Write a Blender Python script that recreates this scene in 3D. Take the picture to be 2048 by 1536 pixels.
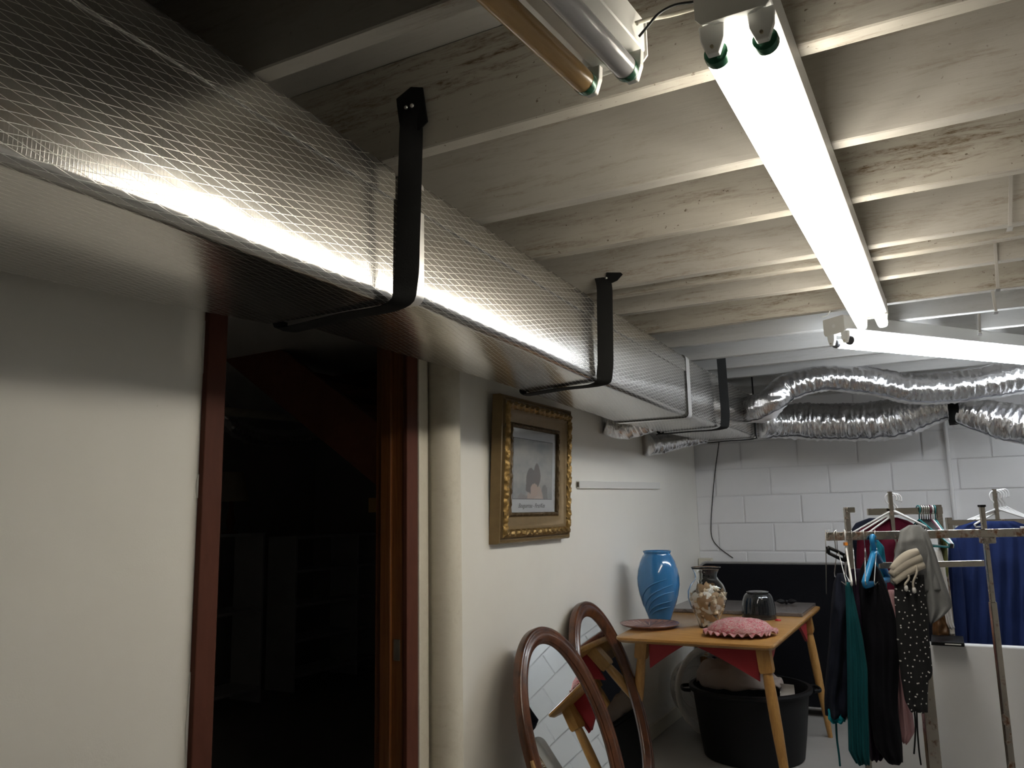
import bpy, bmesh, math, random
from mathutils import Vector, Matrix, noise
random.seed(7)
for o in list(bpy.data.objects): bpy.data.objects.remove(o, do_unlink=True)
SC = bpy.context.scene
COL = SC.collection
R = math.radians

# ------------------------------------------------------------------ camera
CAM = Vector((1.66, 0.0, 1.345)); FPX = 1600.0
YAW, PITCH, ROLL = R(-27.8), R(9.21), R(-1.19)
_f = Vector((math.sin(YAW)*math.cos(PITCH), math.cos(YAW)*math.cos(PITCH), math.sin(PITCH)))
_r = Vector((math.cos(YAW), -math.sin(YAW), 0)); _u = _r.cross(_f)
_cr = math.cos(ROLL)*_r + math.sin(ROLL)*_u
_cu = -math.sin(ROLL)*_r + math.cos(ROLL)*_u
cd = bpy.data.cameras.new('camera'); cam = bpy.data.objects.new('camera', cd); COL.objects.link(cam)
cd.sensor_fit = 'HORIZONTAL'; cd.sensor_width = 36.0; cd.lens = 36.0*FPX/2048
cd.clip_start = 0.02; cd.clip_end = 60
M = Matrix.Identity(4)
for i in range(3):
    M[i][0] = _cr[i]; M[i][1] = _cu[i]; M[i][2] = -_f[i]; M[i][3] = CAM[i]
cam.matrix_world = M
SC.camera = cam

# ------------------------------------------------------------------ world / exposure
w = bpy.data.worlds.new('world'); SC.world = w; w.use_nodes = True
w.node_tree.nodes['Background'].inputs[0].default_value = (0.55, 0.6, 0.7, 1)
w.node_tree.nodes['Background'].inputs[1].default_value = 0.0
SC.view_settings.view_transform = 'Standard'; SC.view_settings.look = 'None'
SC.view_settings.exposure = 0.0; SC.view_settings.gamma = 1.0
SC.view_settings.use_curve_mapping = False
TUBE_WARM = ((1.0, 0.93, 0.80), 20.5)
TUBE_COOL = ((0.90, 0.95, 1.0), 29.0)

# ------------------------------------------------------------------ helpers
FWD = Vector((math.sin(YAW), math.cos(YAW), 0)); RGT = Vector((math.cos(YAW), -math.sin(YAW), 0)); UP = Vector((0, 0, 1))
def ray(u, v): return _cr*((u-1024)/FPX) + _cu*(-(v-768)/FPX) + _f
def at(ax, val, u, v):
    d = ray(u, v); return CAM + d*((val-CAM[ax])/d[ax])
def atd(D, u, v):
    d = ray(u, v); return CAM + d*(D/d.dot(FWD))
OFF = {}
def V(*a): return Vector(a)

class MB:
    def __init__(s): s.v = []; s.f = []; s.m = []; s.mi = 0
    def add(s, vs, fs):
        n = len(s.v); s.v += [Vector(q) for q in vs]
        for f in fs: s.f.append([n+i for i in f]); s.m.append(s.mi)
        return s
    def box(s, a, b):
        x0, y0, z0 = a; x1, y1, z1 = b
        return s.add([(x0,y0,z0),(x1,y0,z0),(x1,y1,z0),(x0,y1,z0),(x0,y0,z1),(x1,y0,z1),(x1,y1,z1),(x0,y1,z1)],
                     [(3,2,1,0),(4,5,6,7),(0,1,5,4),(1,2,6,5),(2,3,7,6),(3,0,4,7)])
    def obox(s, c, ax, ay, az):   # centre and half axes
        c = Vector(c); p = []
        for k in (-1, 1):
            for i, j in ((-1,-1),(1,-1),(1,1),(-1,1)): p.append(c+ax*i+ay*j+az*k)
        return s.add(p, [(3,2,1,0),(4,5,6,7),(0,1,5,4),(1,2,6,5),(2,3,7,6),(3,0,4,7)])
    def loft(s, rings, closed=True, caps=True):
        n = len(rings[0]); vs = [q for r in rings for q in r]; fs = []
        for i in range(len(rings)-1):
            for j in range(n if closed else n-1):
                k = (j+1) % n
                fs.append((i*n+j, i*n+k, (i+1)*n+k, (i+1)*n+j))
        if caps and closed:
            fs.append(tuple(range(n))[::-1]); fs.append(tuple((len(rings)-1)*n+j for j in range(n)))
        return s.add(vs, fs)
    def tube(s, path, r, n=10, caps=True, flat=1.0, upv=None):
        path = [Vector(p) for p in path]; rings = []
        rr = r if isinstance(r, (list, tuple)) else [r]*len(path)
        t0 = (path[1]-path[0]).normalized()
        nrm = upv or (UP if abs(t0.z) < .9 else Vector((1, 0, 0)))
        nrm = (nrm - t0*nrm.dot(t0)).normalized()
        for i, p in enumerate(path):
            t = (path[min(i+1, len(path)-1)]-path[max(i-1, 0)]).normalized()
            nrm = (nrm - t*nrm.dot(t)).normalized(); b = t.cross(nrm)
            rings.append([p + nrm*(rr[i]*math.cos(a)) + b*(rr[i]*flat*math.sin(a)) for a in [2*math.pi*k/n for k in range(n)]])
        return s.loft(rings, True, caps)
    def lathe(s, prof, c, n=32, caps=False, axis=None, fx=None):
        c = Vector(c); rings = []
        if axis is None: X, Y, Z = V(1,0,0), V(0,1,0), V(0,0,1)
        else:
            Z = Vector(axis).normalized(); X = Z.orthogonal().normalized(); Y = Z.cross(X)
        for r, z in prof:
            rings.append([c+X*((r*(fx(k/n, z) if fx else 1))*math.cos(2*math.pi*k/n))+Y*((r*(fx(k/n, z) if fx else 1))*math.sin(2*math.pi*k/n))+Z*z for k in range(n)])
        return s.loft(rings, True, caps)
    def prism(s, poly, d):        # poly: list of points, d: extrusion vector
        n = len(poly); p = [Vector(q) for q in poly]; d = Vector(d)
        return s.add(p+[q+d for q in p], [tuple(range(n))[::-1], tuple(range(n, 2*n))]+[(i, (i+1) % n, n+(i+1) % n, n+i) for i in range(n)])
    def build(s, name, mat, parent=None, smooth=False, bevel=0, bseg=2, subd=0, auto=None):
        me = bpy.data.meshes.new(name)
        off = OFF.get(parent.name, Vector((0,0,0))) if parent else Vector((0,0,0))
        me.from_pydata([q-off for q in s.v], [], s.f); 
        mats = mat if isinstance(mat, list) else [mat]
        for m_ in mats: me.materials.append(m_)
        if len(mats) > 1: me.polygons.foreach_set('material_index', s.m)
        bm = bmesh.new(); bm.from_mesh(me); bmesh.ops.recalc_face_normals(bm, faces=bm.faces); bm.to_mesh(me); bm.free()
        o = bpy.data.objects.new(name, me); COL.objects.link(o)
        if parent: o.parent = parent
        OFF[o.name] = off
        if smooth:
            me.polygons.foreach_set('use_smooth', [True]*len(me.polygons))
            if auto:
                me.set_sharp_from_angle(angle=R(auto))
        if bevel:
            b = o.modifiers.new('bevel', 'BEVEL'); b.width = bevel; b.segments = bseg; b.limit_method = 'ANGLE'; b.angle_limit = R(35)
        if subd:
            b = o.modifiers.new('sub', 'SUBSURF'); b.levels = subd; b.render_levels = subd
        return o
def tag(o, label=None, cat=None, group=None, kind=None):
    if label: o['label'] = label
    if cat: o['category'] = cat
    if group: o['group'] = group
    if kind: o['kind'] = kind
    return o
def thing(name, loc, label=None, cat=None, group=None, kind=None):
    o = bpy.data.objects.new(name, None); o.empty_display_size = .05; COL.objects.link(o); o.location = loc
    OFF[o.name] = Vector(loc); return tag(o, label, cat, group, kind)
def lerp(a, b, t): return a+(b-a)*t
def interp(xs, ys, x):
    if x <= xs[0]: return ys[0]
    for i in range(len(xs)-1):
        if x <= xs[i+1]:
            t = (x-xs[i])/(xs[i+1]-xs[i]); return ys[i]+(ys[i+1]-ys[i])*t
    return ys[-1]
def spline(pts, n=12):
    pts = [Vector(p) for p in pts]; P = [pts[0]*2-pts[1]]+pts+[pts[-1]*2-pts[-2]]; out = []
    for i in range(1, len(P)-2):
        for k in range(n):
            t = k/n; a, b, c, d = P[i-1], P[i], P[i+1], P[i+2]
            out.append(.5*((2*b)+(c-a)*t+(2*a-5*b+4*c-d)*t*t+(3*b-a-3*c+d)*t**3))
    out.append(pts[-1]); return out

# ------------------------------------------------------------------ materials
class NT:
    def __init__(s, name):
        s.m = bpy.data.materials.new(name); s.m.use_nodes = True; s.t = s.m.node_tree; s.b = s.t.nodes['Principled BSDF']
    def n(s, ty, **kw):
        nd = s.t.nodes.new(ty)
        for k, v in kw.items():
            if k.startswith('_'): setattr(nd, k[1:], v)
            else: nd.inputs[k.replace('__', ' ')].default_value = v
        return nd
    def l(s, a, b): s.t.links.new(a, b)
    def set(s, **kw):
        for k, v in kw.items(): s.b.inputs[k.replace('__', ' ')].default_value = v
    def coord(s, scale=(1,1,1), rot=(0,0,0), kind='Object'):
        tc = s.n('ShaderNodeTexCoord'); mp = s.n('ShaderNodeMapping'); mp.inputs['Scale'].default_value = scale; mp.inputs['Rotation'].default_value = rot
        s.l(tc.outputs[kind], mp.inputs[0]); return mp.outputs[0]
    def noise(s, co, scale, detail=4, rough=.55, dist=0):
        nd = s.n('ShaderNodeTexNoise'); nd.inputs['Scale'].default_value = scale; nd.inputs['Detail'].default_value = detail
        nd.inputs['Roughness'].default_value = rough; nd.inputs['Distortion'].default_value = dist
        if co is not None: s.l(co, nd.inputs['Vector'])
        return nd.outputs['Fac']
    def ramp(s, fac, *stops, interp='LINEAR'):
        nd = s.n('ShaderNodeValToRGB'); e = nd.color_ramp.elements; nd.color_ramp.interpolation = interp
        while len(e) < len(stops): e.new(.5)
        for i, (p, c) in enumerate(stops):
            e[i].position = p; e[i].color = (c, c, c, 1) if isinstance(c, (int, float)) else (*c, 1)
        s.l(fac, nd.inputs[0]); return nd.outputs[0]
    def mix(s, fac, a, b, mode='MIX'):
        nd = s.n('ShaderNodeMix', _data_type='RGBA', _blend_type=mode)
        for i, q in ((0, fac), (6, a), (7, b)):
            if isinstance(q, (int, float)): nd.inputs[i].default_value = q
            elif isinstance(q, tuple): nd.inputs[i].default_value = (*q, 1)
            else: s.l(q, nd.inputs[i])
        return nd.outputs[2]
    def math(s, op, a, b=None, c=None):
        nd = s.n('ShaderNodeMath', _operation=op)
        for i, q in enumerate((a, b, c)):
            if q is None: continue
            if isinstance(q, (int, float)): nd.inputs[i].default_value = q
            else: s.l(q, nd.inputs[i])
        return nd.outputs[0]
    def bump(s, h, strength=.3, dist=.01, prev=None):
        nd = s.n('ShaderNodeBump'); nd.inputs['Strength'].default_value = strength; nd.inputs['Distance'].default_value = dist
        s.l(h, nd.inputs['Height'])
        if prev is not None: s.l(prev, nd.inputs['Normal'])
        s.l(nd.outputs[0], s.b.inputs['Normal']); return nd.outputs[0]
def plain(name, col, rough=.6, metal=0, bump=None, var=0, **kw):
    t = NT(name); t.set(Base__Color=(*col, 1), Roughness=rough, Metallic=metal, **kw)
    if var:
        f = t.noise(t.coord(), bump[0] if bump else 12, 5)
        t.l(t.mix(f, tuple(c*(1-var) for c in col), tuple(min(1, c*(1+var)) for c in col)), t.b.inputs['Base Color'])
    if bump:
        t.bump(t.noise(t.coord(), bump[0], 5), bump[1], bump[2])
    return t.m
def mat_wallpaint(name, col, dirt=(.45,.38,.28), amt=.12):
    t = NT(name); co = t.coord()
    f = t.ramp(t.noise(co, 1.3, 5, .6), (.45, 0.), (.8, amt))
    c = t.mix(f, col, dirt); sp = t.ramp(t.noise(co, 38, 2), (.765, 0.), (.80, .45))
    t.l(t.mix(sp, c, tuple(x*.45 for x in col)), t.b.inputs['Base Color']); t.set(Roughness=.62)
    t.bump(t.noise(co, 240, 3), .12, .002); return t.m
def mat_joist(name, col, stain, amt):
    t = NT(name); co = t.coord((.9, 9, 9)); 
    g = t.noise(co, 5, 8, .68, .6); fine = t.noise(t.coord((9, 42, 42)), 5, 6, .7)
    patch = t.noise(t.coord((1.1, 2.5, 5)), 1.7, 4, .55)
    a = t.ramp(g, (.46, 0.), (.70, 1.)); p = t.ramp(patch, (.36, .05), (.66, 1.))
    f = t.math('MULTIPLY', t.math('MULTIPLY', a, p), amt)
    f = t.math('MULTIPLY', f, t.math('ADD', t.math('MULTIPLY', t.ramp(fine, (.40, 0.), (.62, 1.)), 1.0), .25))
    c = t.mix(f, col, stain)
    c = t.mix(t.ramp(t.noise(t.coord((40, 40, 40)), 2.2, 2), (.70, 0.), (.76, .5*amt)), c, tuple(q*.6 for q in stain))
    t.l(c, t.b.inputs['Base Color']); t.set(Roughness=.7)
    t.bump(g, .25, .004); return t.m
def mat_wood(name, c1, c2, axis_scale=(14, 14, 1.2), rough=.35, coat=0.0, spec=.5):
    t = NT(name); co = t.coord(axis_scale); g = t.noise(co, 3.0, 7, .62, 1.0); h = t.noise(t.coord(tuple(q*4 for q in axis_scale)), 5, 4)
    f = t.math('ADD', t.math('MULTIPLY', g, .8), t.math('MULTIPLY', h, .25))
    t.l(t.ramp(f, (.35, c2), (.68, c1)), t.b.inputs['Base Color']); t.set(Roughness=rough, Coat__Weight=coat, Coat__Roughness=.15, Specular__IOR__Level=spec)
    t.bump(h, .08, .002); return t.m
def mat_scrim(name):
    # foil facing with glass-fibre scrim: thin thread lines, run along y, wrap around x/z
    t = NT(name); tc = t.n('ShaderNodeTexCoord'); sx = t.n('ShaderNodeSeparateXYZ'); t.l(tc.outputs['Object'], sx.inputs[0])
    a = sx.outputs['Y']; b = t.math('ADD', sx.outputs['Z'], sx.outputs['X'])
    wob = t.math('MULTIPLY', t.math('SUBTRACT', t.noise(tc.outputs['Object'], 3.0, 2), .5), .012)
    def lines(ka, kb, sp, wd):
        q = t.math('ADD', t.math('ADD', t.math('MULTIPLY', a, ka), t.math('MULTIPLY', b, kb)), wob)
        fr = t.math('FRACT', t.math('DIVIDE', q, sp)); d = t.math('ABSOLUTE', t.math('SUBTRACT', fr, .5))
        return t.ramp(d, (0, 1.), (wd, .0))
    l1 = lines(.26, .965, .0150, .05); l2 = lines(-.20, .98, .0150, .05); l3 = lines(1, 0, .006, .14)
    th = t.math('MAXIMUM', l1, l2); h = t.math('MAXIMUM', th, t.math('MULTIPLY', l3, .45))
    t.l(t.mix(th, (.56, .545, .52), (.95, .93, .86)), t.b.inputs['Base Color'])
    cl = t.noise(tc.outputs['Object'], 2.2, 3)
    t.l(t.math('ADD', t.math('MULTIPLY', th, .16), t.math('ADD', .165, t.math('MULTIPLY', cl, .07))), t.b.inputs['Roughness'])
    t.set(Metallic=.96)
    n1 = t.bump(h, .10, .0012); t.bump(t.noise(t.coord((1.0, .5, 1.0)), 9, 3), .12, .012, n1)
    return t.m
def mat_foil(name, rough=.14):
    t = NT(name); t.set(Base__Color=(.78, .78, .80, 1), Metallic=1.0)
    n = t.noise(t.coord((60, 20, 8)), 1.6, 5, .6, .5); m = t.noise(t.coord((1, 1, 1)), 16, 3, .5, .6)
    t.l(t.ramp(n, (.3, rough), (.7, rough+.10)), t.b.inputs['Roughness'])
    t.bump(t.math('ADD', t.math('MULTIPLY', n, .75), t.math('MULTIPLY', m, .5)), .5, .012); return t.m
def mat_emit(name, col, s):
    t = NT(name); t.set(Base__Color=(1,1,1,1), Emission__Color=(*col, 1), Emission__Strength=s); return t.m
def mat_glass(name, col=(1,1,1), rough=0.02, ior=1.45):
    t = NT(name); t.set(Base__Color=(*col, 1), Roughness=rough, IOR=ior); t.b.inputs['Transmission Weight'].default_value = 1.0; return t.m
def mat_fabric(name, col, weave=400, rough=.95, var=.15):
    t = NT(name); co = t.coord(); f = t.noise(co, 14, 4)
    t.l(t.mix(f, tuple(c*(1-var) for c in col), tuple(min(1, c*(1+var)) for c in col)), t.b.inputs['Base Color'])
    t.set(Roughness=rough, Specular__IOR__Level=.12)
    t.bump(t.noise(co, weave, 2), .3, .002); return t.m

M_wall = mat_wallpaint('wall_paint', (.87, .85, .79))
M_block = mat_wallpaint('block_paint', (.82, .815, .82), (.62, .60, .57), .2)
M_mortar = plain('mortar_paint', (.76, .755, .76), .75, bump=(60, .3, .004))
M_joistA = mat_joist('joist_paint_clean', (.42, .40, .36), (.20, .145, .085), .95)
M_joistB = mat_joist('joist_paint_stained', (.40, .375, .325), (.125, .08, .038), 1.7)
M_joistC = mat_joist('joist_paint_pale', (.47, .465, .45), (.28, .25, .215), .5)
M_sub = mat_joist('subfloor_paint', (.40, .385, .355), (.25, .21, .165), .45)
M_floor = plain('floor_paint', (.33, .32, .30), .5, bump=(6, .1, .01), var=.12)
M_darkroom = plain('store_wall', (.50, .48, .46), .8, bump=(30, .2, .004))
M_casing = mat_wood('casing_brown', (.105, .036, .022), (.080, .026, .016), (3, 3, 1), .62, 0.0, .15)
M_jamb = mat_wood('jamb_varnish', (.20, .075, .02), (.12, .04, .012), (20, 20, 1), .2, .5)
M_white = plain('white_enamel', (.80, .79, .76), .35)
M_trimcream = mat_joist('cream_trim', (.66, .62, .52), (.36, .28, .18), .35)
M_scrim = mat_scrim('foil_scrim')
M_tape = plain('foil_tape', (.86, .85, .83), .38, .9, bump=(24, .25, .006))
M_foil = mat_foil('flex_foil')
M_foilside = plain('foil_lining', (.80, .80, .82), .5, .25, bump=(20, .4, .01))
M_strap = plain('strap_webbing', (.010, .010, .010), .75, bump=(300, .4, .002), Specular__IOR__Level=.15)
M_screw = plain('screw_zinc', (.75, .74, .72), .3, 1)
M_tubeW = mat_emit('tube_lit_warm', *TUBE_WARM)
M_tubeC = mat_emit('tube_lit_cool', *TUBE_COOL)
M_tubeoff = plain('tube_unlit', (.55, .54, .55), .18)
M_tubeamber = plain('tube_amber', (.50, .31, .12), .25)
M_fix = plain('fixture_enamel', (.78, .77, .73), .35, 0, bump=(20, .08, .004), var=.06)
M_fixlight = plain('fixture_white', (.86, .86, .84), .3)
M_green = plain('tube_end_green', (.015, .10, .05), .25, .4)
M_pin = plain('brass_pin', (.75, .66, .5), .25, 1)
M_black = plain('black_plastic', (.005, .005, .006), .5, Specular__IOR__Level=.25)
M_wire = plain('black_wire', (.01, .01, .01), .5)

# ------------------------------------------------------------------ structure
ZJ = 2.15; ZS = 2.385; YF = 6.15; XR = 4.8; YB = -3.2
tag(MB().box((-4.2, YB, -.1), (XR, YF+.2, 0)).build('floor', M_floor), kind='structure', label='grey painted concrete basement floor')
# left wall with door opening y 1.47..2.34, up to 2.06
DY0, DY1, DZ = 1.475, 2.335, 2.06
mb = MB(); mb.box((-.11, YB, 0), (0, DY0, ZS)); mb.box((-.11, DY1, 0), (0, YF+.02, ZS)); mb.box((-.11, DY0, DZ), (0, DY1, ZS))
tag(mb.build('wall_left', M_wall), kind='structure', label='white painted panel wall with the dark doorway')
# far wall of painted blocks
wf = tag(MB().box((-.02, YF+.008, 0), (XR, YF+.2, ZS)).build('wall_far', M_mortar), kind='structure', label='white painted concrete block wall behind the racks')
BW, BH, J = .4064, .2032, .009
meshes = []
def block_mesh(wd, seed):
    rnd = random.Random(seed); bm = bmesh.new(); mb = MB(); dz = rnd.uniform(-.002, .002)
    mb.box((0, 0, 0), (wd-J, .05, BH-J)); me = bpy.data.meshes.new('block'); me.from_pydata(mb.v, [], mb.f); bm.from_mesh(me)
    bmesh.ops.recalc_face_normals(bm, faces=bm.faces)
    bmesh.ops.bevel(bm, geom=[e for e in bm.edges], offset=.004, segments=2, affect='EDGES'); bm.to_mesh(me); bm.free()
    me.materials.append(M_block); return me
full = [block_mesh(BW, k) for k in range(3)]; half = block_mesh(BW/2, 9)
ZB0 = 1.242 - 6*BH; NX = 9          # a bed joint runs at z = 1.242
for c in range(-1, 11):
    z = ZB0 + c*BH
    if z < -.01 or z+BH > ZS+.02: continue
    x = .02 + (.135 if c % 2 else -.068)
    x = x - BW
    while x < 3.7:
        x1 = x
        if x1 < -.02: x += BW; 
        else:
            o = bpy.data.objects.new('block', random.choice(full)); COL.objects.link(o); o.parent = wf
            o.location = (x1, YF+random.uniform(-.0015, .0015), z); x += BW
    # short cut block at the corner
    xs = .02 + (.135 if c % 2 else -.068); xs = xs if xs > .01 else xs+BW
    if xs > .06:
        me = block_mesh(xs, 30+c); o = bpy.data.objects.new('block', me); COL.objects.link(o); o.parent = wf; o.location = (0, YF, z)
tag(MB().box((XR, YB, 0), (XR+.1, YF+.2, ZS)).build('wall_right', M_wall), kind='structure', label='white basement wall on the right')
tag(MB().box((-.11, YB-.1, 0), (XR, YB, ZS)).build('wall_back', M_wall), kind='structure', label='white basement wall behind the camera')
# ceiling : subfloor with one child per joist
ceil = tag(MB().box((-4.2, YB, ZS), (XR, YF+.2, ZS+.05)).build('ceiling', M_sub), kind='structure', label='white painted subfloor between the open joists')
jy = [(-2.66, 0), (-2.25, 2), (-1.84, 0), (-1.43, 1), (-1.02, 0), (-.61, 2), (-.2, 0), (.2, 0), (.61, 0), (1.02, 0), (1.434, 1), (1.872, 0), (2.254, 1), (2.699, 0), (2.835, 1), (3.106, 0), (3.515, 1),
      (3.885, 2), (4.29, 2), (4.655, 2), (5.02, 2), (5.41, 2), (5.82, 2), (6.14, 2)]
for k, (yf, mi) in enumerate(jy):
    me_mb = MB(); n = 26; x0, x1 = -.0, XR
    rings = []
    for i in range(n+1):
        x = lerp(x0, x1, i/n); dy = .0025*noise.noise((x*1.3, k*7.1, 0)); dz = .0035*noise.noise((x*2.1, k*3.3, 5))
        rings.append([V(x, yf-.042+dy, ZS), V(x, yf+dy, ZS), V(x, yf+dy, ZJ+dz), V(x, yf-.042+dy, ZJ+dz)])
    me_mb.loft(rings); me_mb.build('joist', (M_joistA, M_joistB, M_joistC)[mi], ceil, bevel=.003, bseg=1)

# store room beyond the doorway
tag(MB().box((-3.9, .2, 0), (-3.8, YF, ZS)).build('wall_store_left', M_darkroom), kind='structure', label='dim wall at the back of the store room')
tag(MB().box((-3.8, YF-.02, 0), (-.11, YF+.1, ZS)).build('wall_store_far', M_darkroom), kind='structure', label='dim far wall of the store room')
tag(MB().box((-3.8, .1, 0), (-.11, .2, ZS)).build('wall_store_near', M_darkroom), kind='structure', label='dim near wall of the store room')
M_storeceil = plain('store_ceiling', (.80, .78, .76), .8, bump=(20, .1, .004))
tag(MB().box((-3.8, .2, 2.28), (-.11, YF-.02, 2.33)).build('ceiling_store', M_storeceil), kind='structure', label='pale board ceiling of the store room')
# door frame
dr = thing('door_1', (0, (DY0+DY1)/2, 0), 'brown wooden frame of the open doorway', None, kind='structure')
mb = MB().box((0, DY0-.045, 0), (.018, DY0+.018, 2.02)); mb.build('casing', M_casing, dr, bevel=.003)
mb = MB().box((0, DY1-.022, 0), (.018, DY1+.045, 2.02)); mb.build('casing', M_casing, dr, bevel=.003)
MB().box((0, DY0-.045, 2.02), (.018, DY1+.045, 2.09)).build('head_casing', M_casing, dr, bevel=.003)
MB().box((-.12, DY0, 0), (0, DY0+.018, 2.04)).build('jamb', M_jamb, dr, bevel=.002)
MB().box((-.12, DY1-.018, 0), (0, DY1, 2.04)).build('jamb', M_jamb, dr, bevel=.002)
MB().box((-.09, DY1-.032, 0), (-.045, DY1-.018, 2.03)).build('door_stop', M_jamb, dr, bevel=.003)
MB().box((-.09, DY0+.018, 0), (-.045, DY0+.030, 2.03)).build('door_stop', M_jamb, dr, bevel=.003)
MB().box((-.12, DY0, 2.02), (0, DY1, 2.04)).build('head_jamb', M_jamb, dr, bevel=.002)
mb = MB().box((-.040, DY1-.021, .86), (-.012, DY1-.0178, .93)); mb.build('strike_plate', M_pin, dr, bevel=.001)
for k_, (z0_, z1_) in enumerate(((1.72, 1.86), (1.40, 1.46), (.72, .98))):
    rg_ = []
    for i_ in range(9):
        f_ = i_/8; z_ = lerp(z0_, z1_, f_); w_ = .005*math.sin(math.pi*min(1, max(.05, f_)))*(1+.5*noise.noise((f_*9, k_, 0)))
        rg_.append([V(.0035, DY0-.046-w_, z_), V(.0035, DY0-.044, z_), V(0, DY0-.044, z_), V(0, DY0-.046-w_, z_)])
    MB().loft(rg_).build('paint_chip', M_white, dr)
# cream board and round pipe beside the doorway
tag(MB().box((0, DY1+.046, 0), (.022, DY1+.105, 2.10)).build('trim_1', M_trimcream, bevel=.003), kind='structure', label='narrow cream board beside the brown door frame')
pipe = thing('drain_pipe', (.05, 2.515, 0), 'cream painted round vertical pipe beside the door frame', 'pipe')
MB().tube([V(.05, 2.505, 0), V(.05, 2.505, ZS)], .060, 40, caps=False).build('pipe_wall', M_trimcream, pipe, smooth=True)
MB().tube([V(.05, 2.505, .30), V(.05, 2.505, .42)], .066, 40).build('coupling', M_trimcream, pipe, smooth=True, auto=40)
# baseboard
tag(MB().box((0, 2.60, 0), (.016, YF, .085)).build('baseboard_left', M_trimcream, bevel=.004), kind='structure', label='pale baseboard along the left wall')

# ------------------------------------------------------------------ main duct
XS = [-1.2, .55, .82, 1.05, 1.40]
def ring(y, xl, xr, zb, zt, rad=.022):
    out = []
    for cx, cz, a0 in ((xr-rad, zb+rad, -90), (xr-rad, zt-rad, 0), (xl+rad, zt-rad, 90), (xl+rad, zb+rad, 180)):
        for k in range(5):
            a = R(a0+k*22.5); out.append(V(cx+rad*math.cos(a), y, cz+rad*math.sin(a)))
    return out
duct = thing('supply_duct', (.45, 2.2, 1.8), 'large foil-faced rectangular supply duct hung below the joists', 'duct')
def section(name, st, n, flare=None, seed=0):
    mb = MB(); ys = [s[0] for s in st]; rings = []
    for i in range(n+1):
        y = lerp(ys[0], ys[-1], i/n); p = [interp(ys, [s[k] for s in st], y) for k in range(1, 5)]
        e = 0
        if flare:
            e = flare*max(0, 1-min(y-ys[0], ys[-1]-y)/.05)
        rg = ring(y, p[0]-e, p[1]+e, p[2]-e, p[3]+e)
        bul = .006*math.sin(math.pi*i/n)
        rg = [q+V(.0035*noise.noise((y*3, q.z*9, seed)), 0, .003*noise.noise((y*3.1, q.x*8, seed+4))) for q in rg]
        rings.append(rg)
    mb.loft(rings); return mb.build(name, M_scrim, duct, smooth=True, auto=50)
section('duct_section', [(-1.2, .05, .665, 1.80, 2.146), (.55, .135, .652, 1.798, 2.146), (.82, .168, .650, 1.80, 2.140), (1.05, .205, .646, 1.802, 2.133), (1.385, .255, .640, 1.806, 2.122)], 60, None, 1)
section('duct_section', [(1.43, .262, .652, 1.825, 2.118), (2.2, .295, .640, 1.808, 2.106), (2.62, .298, .632, 1.798, 2.100), (3.2, .27, .628, 1.793, 2.092), (3.78, .245, .624, 1.788, 2.086)], 50, None, 2)
section('duct_section', [(3.80, .247, .627, 1.785, 2.088), (4.6, .27, .630, 1.79, 2.08), (5.42, .30, .640, 1.795, 2.075)], 36, None, 3)
# tape runs: corner tape along top edge and round the joints
def seam(y, xl, xr, zb, zt, wd=.05, e=.0035):
    mb = MB(); r1 = ring(y-wd/2, xl-e, xr+e, zb-e, zt+e); r2 = ring(y+wd/2, xl-e, xr+e, zb-e, zt+e)
    mb.loft([r1, r2], caps=False); o = mb.build('joint_tape', M_tape, duct, smooth=True, auto=50); return o
seam(1.455, .262, .652, 1.825, 2.118, .055)
seam(3.79, .247, .627, 1.785, 2.088, .06)
seam(5.30, .298, .640, 1.795, 2.075, .05)
for (pts) in ([(-1.2, .665, 2.146), (.55, .652, 2.146), (.82, .650, 2.140), (1.05, .646, 2.133), (1.385, .640, 2.122)], [(1.43, .652, 2.118), (2.2, .640, 2.106), (2.62, .632, 2.100), (3.2, .628, 2.092), (3.78, .624, 2.086)]):
    mb = MB(); rings = []
    for y, x, z in pts:
        e = .0045; rings.append([V(x+e, y, z-.078), V(x+e, y, z-.022), V(x+e-.006, y, z-.006), V(x-.02, y, z+e), V(x-.02, y, z+.001), V(x-.009, y, z-.009), V(x, y, z-.022), V(x, y, z-.078)])
    mb.loft(rings); mb.build('edge_tape', M_scrim, duct, smooth=True, auto=40)
# end cap collar
mb = MB(); mb.loft([ring(5.42, .31, .635, 1.80, 2.07), ring(5.46, .33, .615, 1.82, 2.05)]); mb.build('end_cap', M_tape, duct, smooth=True, auto=40)

def strap(label, path, wd, axis_fn, tabs, screws):
    th = thing('duct_strap', path[1], label, 'strap', 'black webbing straps holding the supply duct')
    mb = MB(); rings = []
    P = path
    for i, p in enumerate(P):
        t = (P[min(i+1, len(P)-1)]-P[max(i-1, 0)]).normalized(); b = axis_fn(i/(len(P)-1)); b = (b-t*b.dot(t)).normalized(); nn = t.cross(b)
        w_ = wd; cup = .003
        rings.append([p+b*(-w_/2)+nn*.0012, p+nn*(.0012+cup), p+b*(w_/2)+nn*.0012, p+b*(w_/2)-nn*.0012, p+nn*(cup-.0012), p+b*(-w_/2)-nn*.0012])
    mb.loft(rings); mb.build('webbing', M_strap, th, smooth=True, auto=50)
    if tabs: MB().prism(*tabs).build('folded_end', M_strap, th, bevel=.001)
    for s_ in screws:
        MB().lathe([(0.0001, .0045), (.003, .004), (.0048, .002), (.005, 0)], s_, 12, axis=V(0, -1, 0)).build('screw', M_screw, th, smooth=True)
    return th
Yax = lambda t: V(0, 1, 0)
def strap_axis(t):   # lies flat on the joist face at the top, then turns to lie on the duct side
    k = min(1, t/.16); return V(1-k, k, 0).normalized() if k < 1 else V(0, 1, 0)
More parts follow.
